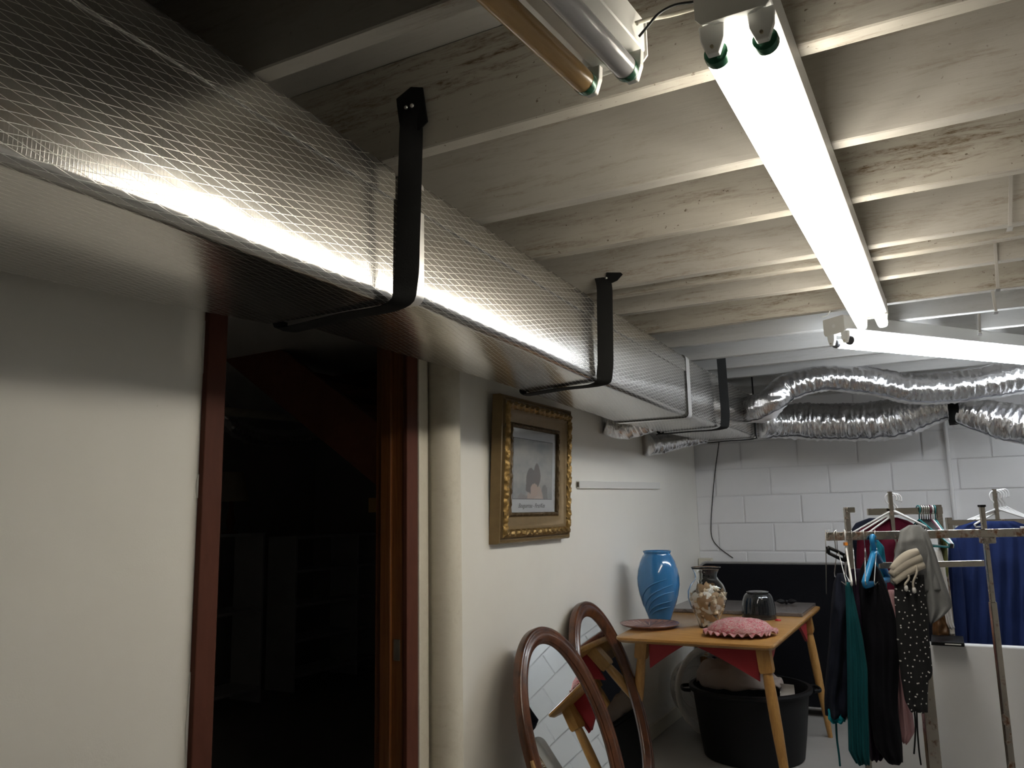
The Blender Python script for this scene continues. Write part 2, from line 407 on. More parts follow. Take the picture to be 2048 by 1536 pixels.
p1 = spline([V(.692, 1.381, 2.255), V(.694, 1.376, 2.20), V(.694, 1.372, 2.10), V(.690, 1.370, 1.95), V(.684, 1.370, 1.845), V(.655, 1.376, 1.797), V(.50, 1.40, 1.799), V(.33, 1.43, 1.800), V(.275, 1.44, 1.803), V(.258, 1.44, 1.815), V(.254, 1.44, 1.86), V(.254, 1.44, 2.15)], 5)
def ax1(t):
    k = min(1, max(0, (t-.02)/.12)); q = min(1, max(0, (t-.36)/.12)); return V(1, .75*k, 0).lerp(V(0, 1, 0), q).normalized()
strap('black strap with two pale screws, nearest the doorway', p1, .052, ax1,
      ([V(.652, 1.3795, 2.262), V(.650, 1.3795, 2.282), V(.690, 1.3795, 2.300), V(.722, 1.3795, 2.290), V(.735, 1.3795, 2.205), V(.712, 1.3795, 2.190), V(.660, 1.3795, 2.210)], V(0, .004, 0)),
      [V(.682, 1.374, 2.249), V(.698, 1.374, 2.249)])
p2 = spline([V(.645, 2.648, 2.185), V(.662, 2.62, 2.14), V(.668, 2.60, 2.06), V(.666, 2.596, 1.93), V(.662, 2.592, 1.832), V(.635, 2.60, 1.789), V(.48, 2.635, 1.790), V(.32, 2.685, 1.790), V(.298, 2.69, 1.793), V(.290, 2.69, 1.80), V(.288, 2.69, 1.84), V(.288, 2.69, 2.2)], 5)
strap('black strap in the middle of the duct, right of the framed print', p2, .056, lambda t: V(1, .5, 0).lerp(V(0, 1, 0), min(1, max(0, (t-.38)/.14))).normalized(),
      ([V(.655, 2.650, 2.172), V(.660, 2.650, 2.205), V(.715, 2.650, 2.196), V(.722, 2.650, 2.188), V(.700, 2.650, 2.168), V(.67, 2.650, 2.160)], V(0, .004, 0)),
      [V(.634, 2.645, 2.180), V(.662, 2.643, 2.181)])
p3 = spline([V(.672, 4.312, 2.30), V(.672, 4.325, 2.12), V(.668, 4.35, 1.98), V(.662, 4.37, 1.82), V(.625, 4.38, 1.779), V(.45, 4.42, 1.779), V(.28, 4.46, 1.780), V(.266, 4.46, 1.783), V(.258, 4.46, 1.79), V(.256, 4.46, 1.83), V(.256, 4.46, 2.2)], 5)
strap('black strap on the duct nearest the foil flex hoses', p3, .06, lambda t: V(.6, .8, 0).lerp(V(0, 1, 0), min(1, max(0, (t-.35)/.14))).normalized(), None, [])
p4 = spline([V(.655, 5.22, 2.20), V(.652, 5.24, 2.0), V(.650, 5.25, 1.82), V(.635, 5.25, 1.787), V(.45, 5.29, 1.786), V(.30, 5.32, 1.787), V(.285, 5.32, 1.83), V(.285, 5.32, 2.2)], 5)
strap('black strap around the far end of the duct', p4, .04, lambda t: V(0, -1, 0), None, [])

# ------------------------------------------------------------------ fluorescent fixtures
def fixture(name, label, a, b, tubemat, lit, zt=2.045, spacing=.074, second=None, capmat=None):
    a = V(*a, 0); b = V(*b, 0); d = (b-a).normalized(); s = V(d.y, -d.x, 0); L = (b-a).length
    th = thing(name, (a.x, a.y, ZJ), label, 'light', 'fluorescent strip lights')
    P = lambda t, q, z: a+d*t+s*q+UP*z
    def sect(t, pr): return [P(t, q, z) for q, z in pr]
    hz = zt+.034
    prof = [(-.054, ZJ-.001), (.054, ZJ-.001), (.054, hz+.012), (.030, hz), (-.030, hz), (-.054, hz+.012)]
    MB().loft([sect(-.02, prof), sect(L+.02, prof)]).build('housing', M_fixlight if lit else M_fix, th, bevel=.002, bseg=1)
    for t, sg in ((-.022, -1), (L+.022, 1)):
        pe = [(-.057, ZJ-.001), (.057, ZJ-.001), (.057, hz+.006), (.048, hz-.004), (-.048, hz-.004), (-.057, hz+.006)]
        ep = MB().loft([sect(t-.0015, pe), sect(t+.0015, pe)]).build('end_plate', M_fix, th)
        MB().lathe([(.0001, .001), (.008, .001), (.009, 0)], P(t+sg*.001, 0, hz+.032), 16, axis=d*sg).build('knockout', M_fixlight, ep)
    for q in (-spacing/2, spacing/2):
        tm = tubemat if not (second and q > 0) else second
        rad = .019
        ft = MB().tube([P(.028, q, zt), P(L-.028, q, zt)], rad, 20, caps=True).build('fluorescent_tube', tm, th, smooth=True, auto=50)
        for t, sg in ((.0, 1), (L, -1)):
            cap = MB().lathe([(.0001, 0.012), (.013, .012), (.0185, .014), (.0197, .018), (.0197, .030)], P(t, q, zt), 20, axis=d*sg).build('tube_end', capmat or M_green, ft, smooth=True, auto=40)
            # lamp holder (tombstone)
            c = P(t+sg*.004, q, 0); hw = .017
            pr = [(q-.020, hz+.004), (q+.020, hz+.004), (q+.018, zt+.012), (q+.009, zt-.012), (q-.009, zt-.012), (q-.018, zt+.012)]
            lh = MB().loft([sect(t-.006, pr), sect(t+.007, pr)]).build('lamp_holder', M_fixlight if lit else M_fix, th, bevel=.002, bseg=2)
            MB().tube([P(t-sg*.0065, q, zt-.002), P(t-sg*.010, q, zt-.002)], .0028, 8).build('contact_pin', M_pin, lh)
    return th
fixture('strip_light', 'lit warm white twin-tube strip light running away across the joists', (1.452, 1.15), (1.486, 3.37), M_tubeW, True)
fixture('strip_light', 'lit cool white twin-tube strip light in front of the foil flex hoses', (1.335, 3.63), (2.80, 5.52), M_tubeC, True, capmat=plain('tube_end_grey', (.05, .05, .055), .4))
fixture('strip_light', 'unlit twin-tube strip light with one amber tube', (1.063, -1.05), (1.243, 1.165), M_tubeamber, False, zt=2.045, second=M_tubeoff)
# cable between the fixtures
mb = MB().tube(spline([at(2, 2.095, 1278, 73), at(2, 2.105, 1296, 52), at(2, 2.125, 1318, 27), at(2, 2.135, 1350, 10), at(2, 2.135, 1388, 4)], 8), .0022, 6)
tag(mb.build('fixture_wire', M_wire, smooth=True), 'thin black wire looping between the unlit and the lit strip light', 'wire')
mb = MB().tube(spline([at(2, 2.115, 1272, 47), at(2, 2.13, 1300, 38), at(2, 2.142, 1340, 30), at(2, 2.142, 1392, 16)], 8), .0040, 8, flat=.5)
tag(mb.build('flat_cable', M_trimcream, smooth=True), 'flat cream cable between the two near strip lights', 'cable')

# ------------------------------------------------------------------ flexible foil hoses
M_flap = plain('white_jacket_seam', (.80, .80, .82), .45, bump=(25, .2, .004))
def flex(name, label, pts, rad, seed, mat=None, n=44, per=22, amp=.12, collars=(), flap=False):
    P = spline(pts, per); L = [0]
    for i in range(1, len(P)): L.append(L[-1]+(P[i]-P[i-1]).length)
    N = max(60, int(L[-1]/.006)); mb = MB(); rings = []; nrm = UP
    rr = rad if isinstance(rad, (list, tuple)) else [rad, rad]
    pos = []
    for i in range(N+1):
        s_ = L[-1]*i/N; pos.append(V(*[interp(L, [p[k] for p in P], s_) for k in range(3)]))
    for i, p in enumerate(pos):
        t = (pos[min(i+1, N)]-pos[max(i-1, 0)]).normalized()
        q = UP if abs(t.z) < .95 else V(1, 0, 0); q = (q-t*q.dot(t)).normalized(); b = t.cross(q)
        s_ = L[-1]*i/N; r0 = interp([L[-1]*k/(len(rr)-1) for k in range(len(rr))], rr, s_)
        rg = []
        for k in range(n):
            a = 2*math.pi*k/n; ca, sa = math.cos(a), math.sin(a)
            ridge = abs(noise.noise((s_*36+seed, ca*1.1, sa*1.1)))-.25
            fine = noise.noise((s_*85+seed, ca*4, sa*4)); big = noise.noise((s_*5+seed, ca*.9, sa*.9))
            r = r0*(1+amp*(1.3*ridge+.25*fine+.8*big))
            if ca < -.35: r *= 1-.10*(-ca-.35)    # settles flat underneath
            rg.append(p+q*(r*ca)+b*(r*sa))
        rings.append(rg)
    mb.loft(rings)
    th = thing(name, pts[0], label, 'hose', 'foil insulated flex hoses')
    mb.build('foil_jacket', mat or M_foil, th, smooth=True)
    if flap:
        fl = MB(); rg3 = []; i0, i1 = int(N*.03), int(N*.97)
        for i in range(i0, i1+1, 2):
            cen = sum(rings[i], V(0,0,0))/n; row = []
            wv = .5+.5*noise.noise((i*.021, seed, 3)); e0 = .455-.035*wv+.015*noise.noise((i*.09, seed, 8)); e1 = .575+.03*wv
            for k in range(8):
                a = (e0+(e1-e0)*k/7)*n; k0 = int(a) % n; q = rings[i][k0].lerp(rings[i][(k0+1) % n], a-int(a)); row.append(q+(q-cen).normalized()*.006)
            rg3.append(row)
        fl.loft(rg3, closed=False, caps=False); o3 = fl.build('seam_flap', M_flap, th, smooth=True)
    for (f, w_, m_, nm) in collars:
        i0 = int(N*f); i1 = min(N, i0+max(2, int(w_/(L[-1]/N))))
        c = MB(); rg2 = []
        for i in range(i0, i1+1):
            cen = sum(rings[i], V(0,0,0))/n; rg2.append([cen+(q-cen).normalized()*(max((x-cen).length for x in rings[i])*.93+.004) for q in rings[i]])
        c.loft(rg2, caps=False); c.build(nm, m_, th, smooth=True)
    return th
a1 = [at(1, 5.36, 1478, 822), atd(4.75, 1530, 812), atd(4.7, 1575, 775), atd(4.65, 1650, 757), atd(4.6, 1740, 762), atd(4.55, 1830, 778), atd(4.5, 1930, 772), atd(4.4, 2048, 752), atd(4.3, 2200, 735)]
flex('flex_hose', 'foil flex hose sagging from the duct end just below the joists', a1, [.080, .085, .080, .075, .085, .095, .095, .09], 3.1, flap=True)
b1 = [at(1, 5.42, 1520, 845), at(1, 5.55, 1585, 842), at(1, 5.55, 1680, 845), at(1, 5.55, 1790, 838), at(1, 5.5, 1893, 812), at(1, 5.45, 1935, 822), at(1, 5.4, 2000, 840), at(1, 5.35, 2090, 855), at(1, 5.3, 2250, 850)]
flex('flex_hose', 'thicker foil flex hose drooping in front of the block wall', b1, [.105, .120, .125, .125, .080, .11, .12, .12], 8.7, flap=True)
# strap that carries the thick hose
th = thing('hose_strap', at(1, 5.5, 1905, 812), 'black webbing strap cinched around the thick foil hose', 'strap')
c = at(1, 5.49, 1905, 815); mb = MB(); rg = []
for k in range(25):
    a = 2*math.pi*k/24; e = V(0, math.cos(a)*.112, math.sin(a)*.106); rg.append([c+e+V(-.026, .012, 0), c+e+V(.026, -.012, 0)])
mb.loft(rg, closed=False, caps=False); mb.build('webbing_loop', M_strap, th, smooth=True).modifiers.new('s', 'SOLIDIFY').thickness = .004
MB().obox(c+V(0, 0, .155), V(.026, 0, 0), V(0, .002, 0), V(0, 0, .06)).build('webbing_tail', M_strap, th)
# two short foil boots between duct and wall
flex('flex_boot', 'crumpled foil boot poking out under the duct by the wall', [V(.26, 4.30, 1.86), V(.16, 4.28, 1.83), V(.09, 4.25, 1.82), V(.03, 4.22, 1.84)], [.085, .085, .08, .07], 12.3, n=36)
flex('flex_boot', 'second crumpled foil boot under the duct, nearer the corner', [V(.32, 5.25, 1.82), V(.20, 5.15, 1.80), V(.09, 5.0, 1.77), V(.035, 4.9, 1.76)], [.045, .055, .07, .075], 17.9, n=36)

M_strip = plain('painted_strip', (.40, .385, .36), .5)
# metal strap bridging on the joists at the right
for (lab, u0, v0, u1, v1, y0) in (('pale metal hanger strip on the joist face, highest at the right edge', 2022, 350, 2020, 452, 2.645),
                             ('pale metal hanger strip, second from the top at the right', 1990, 487, 1996, 575, 3.06),
                             ('pale metal hanger strip, third from the top at the right', 1985, 582, 1992, 622, 3.468),
                             ('small pale metal hanger strip just above the cool strip light', 1958, 628, 1960, 665, 3.84)):
    p0 = at(1, y0-.004, u0, v0); p1_ = at(1, y0-.004, u1, v1); th = thing('joist_hanger_strip', p1_, lab, 'bracket', 'metal strips nailed to the joists')
    d = (p1_-p0).normalized()
    mb = MB().obox((p0+p1_)/2, V(.0050, 0, 0), V(0, .0012, 0), (p1_-p0)/2); mb.build('strip', M_strip, th, bevel=.0006)
    mb = MB().obox(p1_+V(0, .016, -.004), V(.0075, 0, 0), V(0, .020, 0), V(0, 0, .0012)); mb.build('foot_tab', M_strip, th)
# dark seam pipe at top right
tag(MB().tube([V(2.118, 1.05, 2.372), V(2.118, 2.64, 2.372)], .008, 10).build('thin_conduit', plain('brown_pipe', (.16, .12, .08), .5), smooth=True), 'thin brown conduit under the subfloor at the upper right', 'conduit')
# old nail hook and paint curls
tag(MB().tube(spline([at(1, 3.47, 1642, 634), at(1, 3.46, 1655, 630), at(1, 3.455, 1660, 622)], 6), .002, 6).build('ceiling_hook', M_white, smooth=True), 'small pale hook on the joist left of the lit tubes', 'hook')

# ------------------------------------------------------------------ far wall bits
wire = [at(1, YF-.006, u, v) for u, v in ((1439, 878), (1433, 920), (1429, 955), (1425, 1000), (1422, 1045), (1424, 1075), (1438, 1095), (1466, 1116))]
tag(MB().tube(spline(wire, 8), .0032, 6).build('hanging_wire', M_wire, smooth=True), 'thin black wire hanging down the block wall from the duct', 'wire')
tag(MB().tube([V(1.728, YF-.012, .2), V(1.728, YF-.012, 2.3)], .013, 14, caps=False).build('wall_conduit', M_block, smooth=True), 'white painted conduit running up the block wall', 'conduit')
tag(MB().box((.005, YF-.07, .90), (.10, YF-.004, .985)).build('corner_ledge', M_trimcream, bevel=.004), 'small pale wood block in the far corner above the black box spring', 'block')
# wood strip on left wall
s0 = at(0, 0, 1153, 962); s1 = at(0, 0, 1153, 977); s2 = at(0, 0, 1315, 965); s3 = at(0, 0, 1315, 978)
st = thing('wall_strip', (s0.x, s0.y, s1.z), 'narrow white wooden strip on the wall right of the framed print', 'strip')
MB().prism([V(0, s0.y, s0.z), V(0, s1.y, s1.z), V(0, s3.y, s3.z), V(0, s2.y, s2.z)], V(.018, 0, 0)).build('strip_board', M_white, st, bevel=.002)
MB().tube([V(.010, s0.y-.006, s1.z+.008), V(.010, s0.y-.006, s0.z-.006)], .005, 8).build('rusty_end', plain('rust_dark', (.06, .04, .025), .8), st)

# ------------------------------------------------------------------ framed print
M_gilt = plain('gilt_worn', (.30, .19, .065), .42, .75, bump=(55, .5, .006), var=.45)
M_giltflat = plain('gilt_brown', (.20, .135, .06), .5, .35, bump=(30, .15, .003), var=.2)
M_giltdark = plain('gilt_dark', (.10, .065, .028), .5, .4, bump=(40, .3, .004), var=.3)
fr = thing('framed_print', (.0, 3.27, 1.215), 'framed print in a wide carved gold-brown frame hanging on the wall', 'picture')
FY0, FY1, FZ0, FZ1 = 2.915, 3.635, 1.222, 1.845     # outer size at the front face
def fpt(y, z, x):           # leans forward a little at the top
    return V(x + .03*(z-FZ0)/(FZ1-FZ0), y, z)
def frame_ring(prof, name, mat, disp=0, seg=1, sub=None):
    # prof : list of (inset, x) across the moulding
    mb = MB(); loops = []
    corners = lambda i: [(FY0+i, FZ0+i), (FY1-i, FZ0+i), (FY1-i, FZ1-i), (FY0+i, FZ1-i)]
    for i, x in prof:
        cs = corners(i); lp = []
        for k in range(4):
            a, b = cs[k], cs[(k+1) % 4]
            for q in range(seg):
                t = q/seg; y = lerp(a[0], b[0], t); z = lerp(a[1], b[1], t)
                e = 0
                if disp:
                    s_ = y*55+z*55
                    e = disp*(.7*math.sin(s_*2.2+6*math.sin(i*300)) + 1.2*noise.noise((y*85, z*85, i*60)))
                lp.append(fpt(y, z, x+e))
        loops.append(lp)
    mb.loft(loops, closed=True, caps=False); return mb.build(name, mat, fr, smooth=True, auto=40)
frame_ring([(0, .0), (0, .035), (.004, .045), (.010, .047), (.014, .040), (.020, .040), (.024, .052)], 'outer_moulding', M_giltflat)
frame_ring([(.024, .050), (.027, .056), (.032, .061), (.038, .064), (.044, .064), (.050, .061), (.055, .056), (.058, .050)], 'carved_band', M_gilt, .0045, 110)
frame_ring([(.058, .050), (.063, .047), (.075, .038), (.09, .032), (.108, .029), (.112, .034)], 'cove', M_giltflat)
frame_ring([(.112, .031), (.115, .036), (.120, .038), (.125, .036), (.128, .028), (.128, .018)], 'inner_band', M_giltdark, .0022, 120)
def panel(i, x, name, mat, th=.003):
    mb = MB(); q = [(FY0+i, FZ0+i), (FY1-i, FZ0+i), (FY1-i, FZ1-i), (FY0+i, FZ1-i)]
    mb.add([fpt(y, z, x) for y, z in q]+[fpt(y, z, x-th) for y, z in q], [(0,1,2,3),(7,6,5,4),(0,4,5,1),(1,5,6,2),(2,6,7,3),(3,7,4,0)]); return mb.build(name, mat, fr)
panel(.126, .019, 'mat_board', plain('mat_paper', (.66, .68, .70), .6))
# generic soft abstract picture
def mat_print():
    t = NT('print_ink'); tc = t.n('ShaderNodeTexCoord'); sx = t.n('ShaderNodeSeparateXYZ'); t.l(tc.outputs['Object'], sx.inputs[0])
    Y = sx.outputs['Y']; Z = sx.outputs['Z']; wb = t.math('MULTIPLY', t.math('SUBTRACT', t.noise(tc.outputs['Object'], 14, 3), .5), .05)
    c = t.ramp(t.noise(t.coord((1, 3, 6)), 2.0, 4), (.35, (.30, .32, .33)), (.65, (.52, .51, .47)))
    def blob(c, y, z, ry, rz, col, soft=.12):
        a = t.math('DIVIDE', t.math('SUBTRACT', t.math('ADD', Y, wb), y), ry); b = t.math('DIVIDE', t.math('SUBTRACT', t.math('ADD', Z, wb), z), rz)
        r = t.math('SQRT', t.math('ADD', t.math('MULTIPLY', a, a), t.math('MULTIPLY', b, b)))
        return t.mix(t.ramp(r, (1-soft, 1.), (1.0, 0.)), c, col)
    # soft rounded hill-like shapes in muted flesh, brown and grey tones
    c = blob(c, .02, .145, .17, .075, (.42, .40, .37)); c = blob(c, -.10, .17, .07, .05, (.30, .27, .27)); c = blob(c, .115, .19, .04, .075, (.22, .21, .20))
    c = blob(c, .02, .185, .085, .09, (.56, .43, .36)); c = blob(c, .05, .155, .07, .055, (.62, .50, .43)); c = blob(c, -.03, .275, .045, .06, (.11, .09, .08)); c = blob(c, .035, .30, .04, .055, (.13, .10, .085)); c = blob(c, .01, .235, .04, .03, (.58, .42, .34))
    t.l(c, t.b.inputs['Base Color']); t.set(Roughness=.5); return t.m
def sub(y0, y1, z0, z1, x, name, mat, th=.0012):
    q = [(y0, z0), (y1, z0), (y1, z1), (y0, z1)]
    return MB().add([fpt(y, z, x) for y, z in q]+[fpt(y, z, x-th) for y, z in q], [(0,1,2,3),(7,6,5,4),(0,4,5,1),(1,5,6,2),(2,6,7,3),(3,7,4,0)]).build(name, mat, fr)
iy0, iy1, iz0, iz1 = FY0+.128+.032, FY1-.128-.038, FZ0+.128+.060, FZ1-.128-.045
sub(iy0-.003, iy1+.003, iz0-.003, iz1+.003, .0202, 'print_border', plain('print_line', (.12, .12, .12), .6))
sub(iy0, iy1, iz0, iz1, .0214, 'print_picture', mat_print())
def text(body, size, origin, ydir, zdir, mat, name, parent, shear=.25, ext=.0004):
    cu = bpy.data.curves.new(name, 'FONT'); cu.body = body; cu.size = size; cu.shear = shear; cu.extrude = ext; cu.align_x = 'CENTER'
    tmp = bpy.data.objects.new('tmp_text', cu); COL.objects.link(tmp); bpy.context.view_layer.update()
    me = bpy.data.meshes.new_from_object(tmp.evaluated_get(bpy.context.evaluated_depsgraph_get())); bpy.data.objects.remove(tmp)
    nz = ydir.cross(zdir); off = OFF[parent.name]
    for v in me.vertices: v.co = origin + ydir*v.co.x + zdir*v.co.y + nz*v.co.z - off
    me.materials.clear(); me.materials.append(mat); me.name = name
    o = bpy.data.objects.new(name, me); COL.objects.link(o); o.parent = parent; return o
M_ink = plain('caption_ink', (.10, .10, .11), .6)
text('Bouguereau - First Kiss', .028, fpt((iy0+iy1)/2-.01, iz0-.040, .0200), V(0, 1, 0), V(.048, 0, 1).normalized(), M_ink, 'caption', fr, .4)
gl = panel(.127, .0255, 'picture_glass', mat_glass('picture_glass', (1, 1, 1), .03), .0018)

# ------------------------------------------------------------------ oval mirrors
M_mwood = mat_wood('mirror_wood', (.135, .046, .017), (.032, .011, .005), (5, 5, 2.0), .3, .35)
M_mraw = plain('raw_wood_chip', (.50, .31, .13), .7, bump=(60, .3, .003))
M_mirror = plain('mirror_silver', (.86, .89, .88), .015, 1.0)
def oval(label, yc, zc, xc, a, b, tilt, fw, dp, chip=False, yaw=0):
    U = V(math.sin(yaw), math.cos(yaw), 0); N0 = V(math.cos(yaw), -math.sin(yaw), 0); W = UP*math.cos(tilt)-N0*math.sin(tilt); Nn = N0*math.cos(tilt)+UP*math.sin(tilt); c = V(xc, yc, zc)
    th = thing('oval_mirror', c - W*b, label, 'mirror', 'oval mirrors leaning on the wall')
    prof = [(0, -dp), (0, -.008), (.004, 0), (.012, .002), (.018, -.002), (.022, -.002), (.028, .003), (.040, .004), (.050, -.001), (.056, -.008), (.060, -.010), (fw-.010, -.012), (fw-.004, -.015), (fw, -.020), (fw, -dp)]
    n = 96; rings = []
    for k in range(n+1):
        t = 2*math.pi*k/n; ct, s_ = math.cos(t), math.sin(t); nx, nz = ct/a, s_/b; l = math.hypot(nx, nz); nx /= l; nz /= l
        rings.append([c+U*(a*ct-nx*i)+W*(b*s_-nz*i)+Nn*h for i, h in prof])
    mb = MB(); mb.loft(rings, closed=True, caps=False); mb.build('wood_frame', M_mwood, th, smooth=True, auto=50)
    mb = MB(); pts = [c+U*((a-fw+.004)*math.cos(2*math.pi*k/n))+W*((b-fw+.004)*math.sin(2*math.pi*k/n))-Nn*.022 for k in range(n)]
    mb.prism(pts, -Nn*.004); mb.build('mirror_glass', M_mirror, th)
    mb = MB(); mb.prism([p - Nn*.006 for p in pts], -Nn*.006); mb.build('backing_board', plain('backing', (.16, .10, .06), .8), th)
    if chip:
        mb = MB(); rings = []
        for k in range(14):
            f = k/13; t = R(lerp(178, 226, f)); ct, s_ = math.cos(t), math.sin(t); nx, nz = ct/a, s_/b; l = math.hypot(nx, nz); nx /= l; nz /= l
            w_ = .012*math.sin(math.pi*min(1, max(.02, f)))**.5+.001; p = c+U*(a*ct+nx*.0015)+W*(b*s_+nz*.0015)
            rings.append([p-Nn*.002, p-Nn*.004-(U*nx+W*nz)*w_+Nn*.007, p-Nn*(.006+w_)])
        mb.loft(rings); mb.build('bare_wood_split', M_mraw, th)
    return th
oval('oval mirror with split bare-wood edge, leaning in front', 3.068, .442, .300, .314, .468, .35, .068, .034, True, yaw=.115)
oval('rear oval mirror leaning behind the other beside the table', 3.765, .457, .200, .328, .476, .30, .072, .034)

# ------------------------------------------------------------------ box spring against the far wall
M_blackcloth = mat_fabric('black_cambric', (.006, .006, .008), 300, .95)
M_ticking = mat_fabric('pale_ticking', (.36, .35, .34), 300)
def rrect(w0, w1, h0, h1, r, n=6):
    out = []
    for cx, cz, a0 in ((w1-r, h0+r, -90), (w1-r, h1-r, 0), (w0+r, h1-r, 90), (w0+r, h0+r, 180)):
        for k in range(n+1):
            a = R(a0+90*k/n); out.append((cx+r*math.cos(a), cz+r*math.sin(a)))
    return out
bs = thing('box_spring', (.9, 5.80, 0), 'black-backed box spring standing on edge against the block wall', 'box spring')
ti = R(13); Wd = V(0, math.sin(ti), math.cos(ti)); Nd = V(0, -math.cos(ti), math.sin(ti)); b0 = V(0, 5.745, .045)
BSP = lambda x, h, d: b0+V(x, 0, 0)+Wd*h+Nd*d
rr_ = rrect(.035, 1.62, 0, .955, .06)
MB().loft([[BSP(x, h, -.15) for x, h in rr_], [BSP(x, h, .0) for x, h in rr_]]).build('padded_border', M_ticking, bs, bevel=.012)
ri = rrect(.055, 1.60, .02, .935, .05)
MB().loft([[BSP(x, h, .0) for x, h in ri], [BSP(x, h, .004) for x, h in ri]]).build('dust_cover', M_blackcloth, bs)
pp = [BSP(x, h, .002) for x, h in rrect(.045, 1.61, .01, .945, .055)]
MB().tube(pp+[pp[0]], .006, 6, caps=False).build('piping', M_ticking, bs, smooth=True)

# ------------------------------------------------------------------ table
M_oak = mat_wood('honey_wood', (.52, .28, .085), (.30, .14, .035), (2.2, 16, 16), .32, .3)
M_oakleg = mat_wood('honey_wood_leg', (.50, .28, .085), (.32, .15, .04), (16, 16, 2), .35, .2)
M_red = plain('red_paint', (.32, .012, .020), .6)
TX0, TX1, TY0, TY1, TZ = .19, .940, 3.80, 5.40, .742
tb = thing('wooden_table', ((TX0+TX1)/2, (TY0+TY1)/2, 0), 'honey wood table with splayed legs holding the vases', 'table')
out = [V(x-(.11*(y-TY0)/(TY1-TY0) if x < .5 else 0), y, 0) for x, y in rrect(TX0, TX1, TY0, TY1, .04)]
MB().loft([[q*1+V(0, 0, TZ-.026)+((V((TX0+TX1)/2, (TY0+TY1)/2, 0)-q).normalized()*.018) for q in out], [q+V(0, 0, TZ-.012) for q in out], [q+V(0, 0, TZ-.003) for q in out], [q+((V((TX0+TX1)/2, (TY0+TY1)/2, 0)-q).normalized()*.004)+V(0, 0, TZ) for q in out]]).build('table_top', M_oak, tb, smooth=True, auto=40)
def leg(tx, ty, bx, by):
    a = V(tx, ty, TZ-.022); b = V(bx, by, 0); d = (b-a); L = d.length; d.normalize()
    s1 = V(1, 0, 0); s1 = (s1-d*s1.dot(d)).normalized(); s2 = d.cross(s1)
    mb = MB(); sq = lambda t, h: [a+d*t+s1*(h*i)+s2*(h*j) for i, j in ((-1,-1),(1,-1),(1,1),(-1,1))]
    mb.loft([sq(0, .030), sq(.105, .030), sq(.118, .026)])
    rg = []
    for t, r in ((.115, .021), (.125, .022), (.16, .024), (.25, .026), (.36, .025), (.5, .021), (.62, .017), (L-.02, .0145), (L, .014)):
        rg.append([a+d*t+s1*(r*math.cos(2*math.pi*k/16))+s2*(r*math.sin(2*math.pi*k/16)) for k in range(16)])
    mb.loft(rg); return mb.build('leg', M_oakleg, tb, smooth=True, auto=35)
L1 = (.865, 3.925); 
leg(.872, 3.915, .965, 3.845); leg(.872, 5.21, .950, 5.295); leg(.250, 4.055, .135, 4.12); leg(.26, 5.21, .20, 5.30)
# red painted arched apron pieces, rising from each leg
def apron(x_leg, x_mid, y, th=.016):
    n = 10; sg = 1 if x_mid > x_leg else -1; top = TZ-.026; poly = [V(x_leg, y, top)]
    for k in range(n+1):
        t = k/n; poly.append(V(x_leg+(x_mid-x_leg)*t, y, top-.155*(1-t)**1.25*(1 if t > 0 else 1)-.002))
    return MB().prism(poly, V(0, th, 0)).build('red_apron', M_red, tb)
apron(.845, .50, 3.93); apron(.280, .54, 4.05)
def apron_y(y_leg, y_mid, x):
    n = 10; top = TZ-.026; poly = [V(x, y_leg, top)]+[V(x, lerp(y_leg, y_mid, k/n), top-.155*(1-k/n)**1.25-.002) for k in range(n+1)]
    return MB().prism(poly, V(.016, 0, 0)).build('red_apron', M_red, tb)
apron_y(3.945, 4.3, .864); apron_y(5.18, 4.83, .864)

# marble slab, blue vase, plate
def mat_marble():
    t = NT('grey_marble'); n = t.noise(t.coord((1, 2.2, 1)), 9, 8, .65, 1.4)
    t.l(t.ramp(n, (.32, (.05, .042, .040)), (.5, (.17, .145, .135)), (.62, (.10, .085, .08)), (.72, (.34, .30, .28))), t.b.inputs['Base Color']); t.set(Roughness=.22); return t.m
tag(MB().box((.135, 4.83, TZ), (.915, 5.37, TZ+.022)).build('stone_slab', mat_marble(), bevel=.004), 'grey-brown marbled stone slab lying at the back of the table', 'slab')
M_blue = plain('blue_glaze', (.035, .175, .40), .14, Coat__Weight=.6, Coat__Roughness=.05)
bv = thing('blue_vase', (.212, 4.46, TZ), 'tall glossy blue ceramic vase with raised wave lines', 'vase')
bp = [(.0001, .004), (.055, .0), (.061, .003), (.063, .012), (.075, .045), (.095, .095), (.108, .14), (.1165, .19), (.117, .23), (.111, .275), (.098, .32), (.083, .35), (.074, .362), (.074, .366), (.079, .374), (.080, .379), (.077, .381), (.070, .372), (.069, .36), (.090, .30), (.105, .22), (.09, .10), (.05, .02), (.0001, .02)]
vb = MB().lathe(bp, (.212, 4.46, TZ), 64).build('vase_body', M_blue, bv, smooth=True)
def vr(z): return interp([q[1] for q in bp[1:14]], [q[0] for q in bp[1:14]], z)
for k, (z0, z1, a0, a1, bend) in enumerate(((.045, .215, 215, 330, .05), (.05, .175, 235, 335, .05), (.03, .12, 230, 330, .03), (.075, .245, 210, 310, .06), (.03, .085, 245, 330, .02))):
    path = []
    for i in range(28):
        t = i/27; z = lerp(z0, z1, t)+bend*math.sin(t*math.pi*1.15)*(.5); a = R(lerp(a0, a1, t)); r = vr(z)+.0002
        path.append(V(.212+r*math.cos(a), 4.46+r*math.sin(a), TZ+z))
    MB().tube(path, [.0010+.0045*math.sin(math.pi*min(1, i/27*1.0)) for i in range(28)], 6).build('raised_wave', M_blue, vb, smooth=True)
M_plum = NT('plum_glass'); M_plum.set(Base__Color=(.55, .34, .31, 1), Roughness=.12); M_plum.b.inputs['Transmission Weight'].default_value = .55; M_plum = M_plum.m
pl = thing('glass_plate', (.25, 4.165, TZ), 'plum tinted ribbed glass plate on the table left of the vases', 'plate')
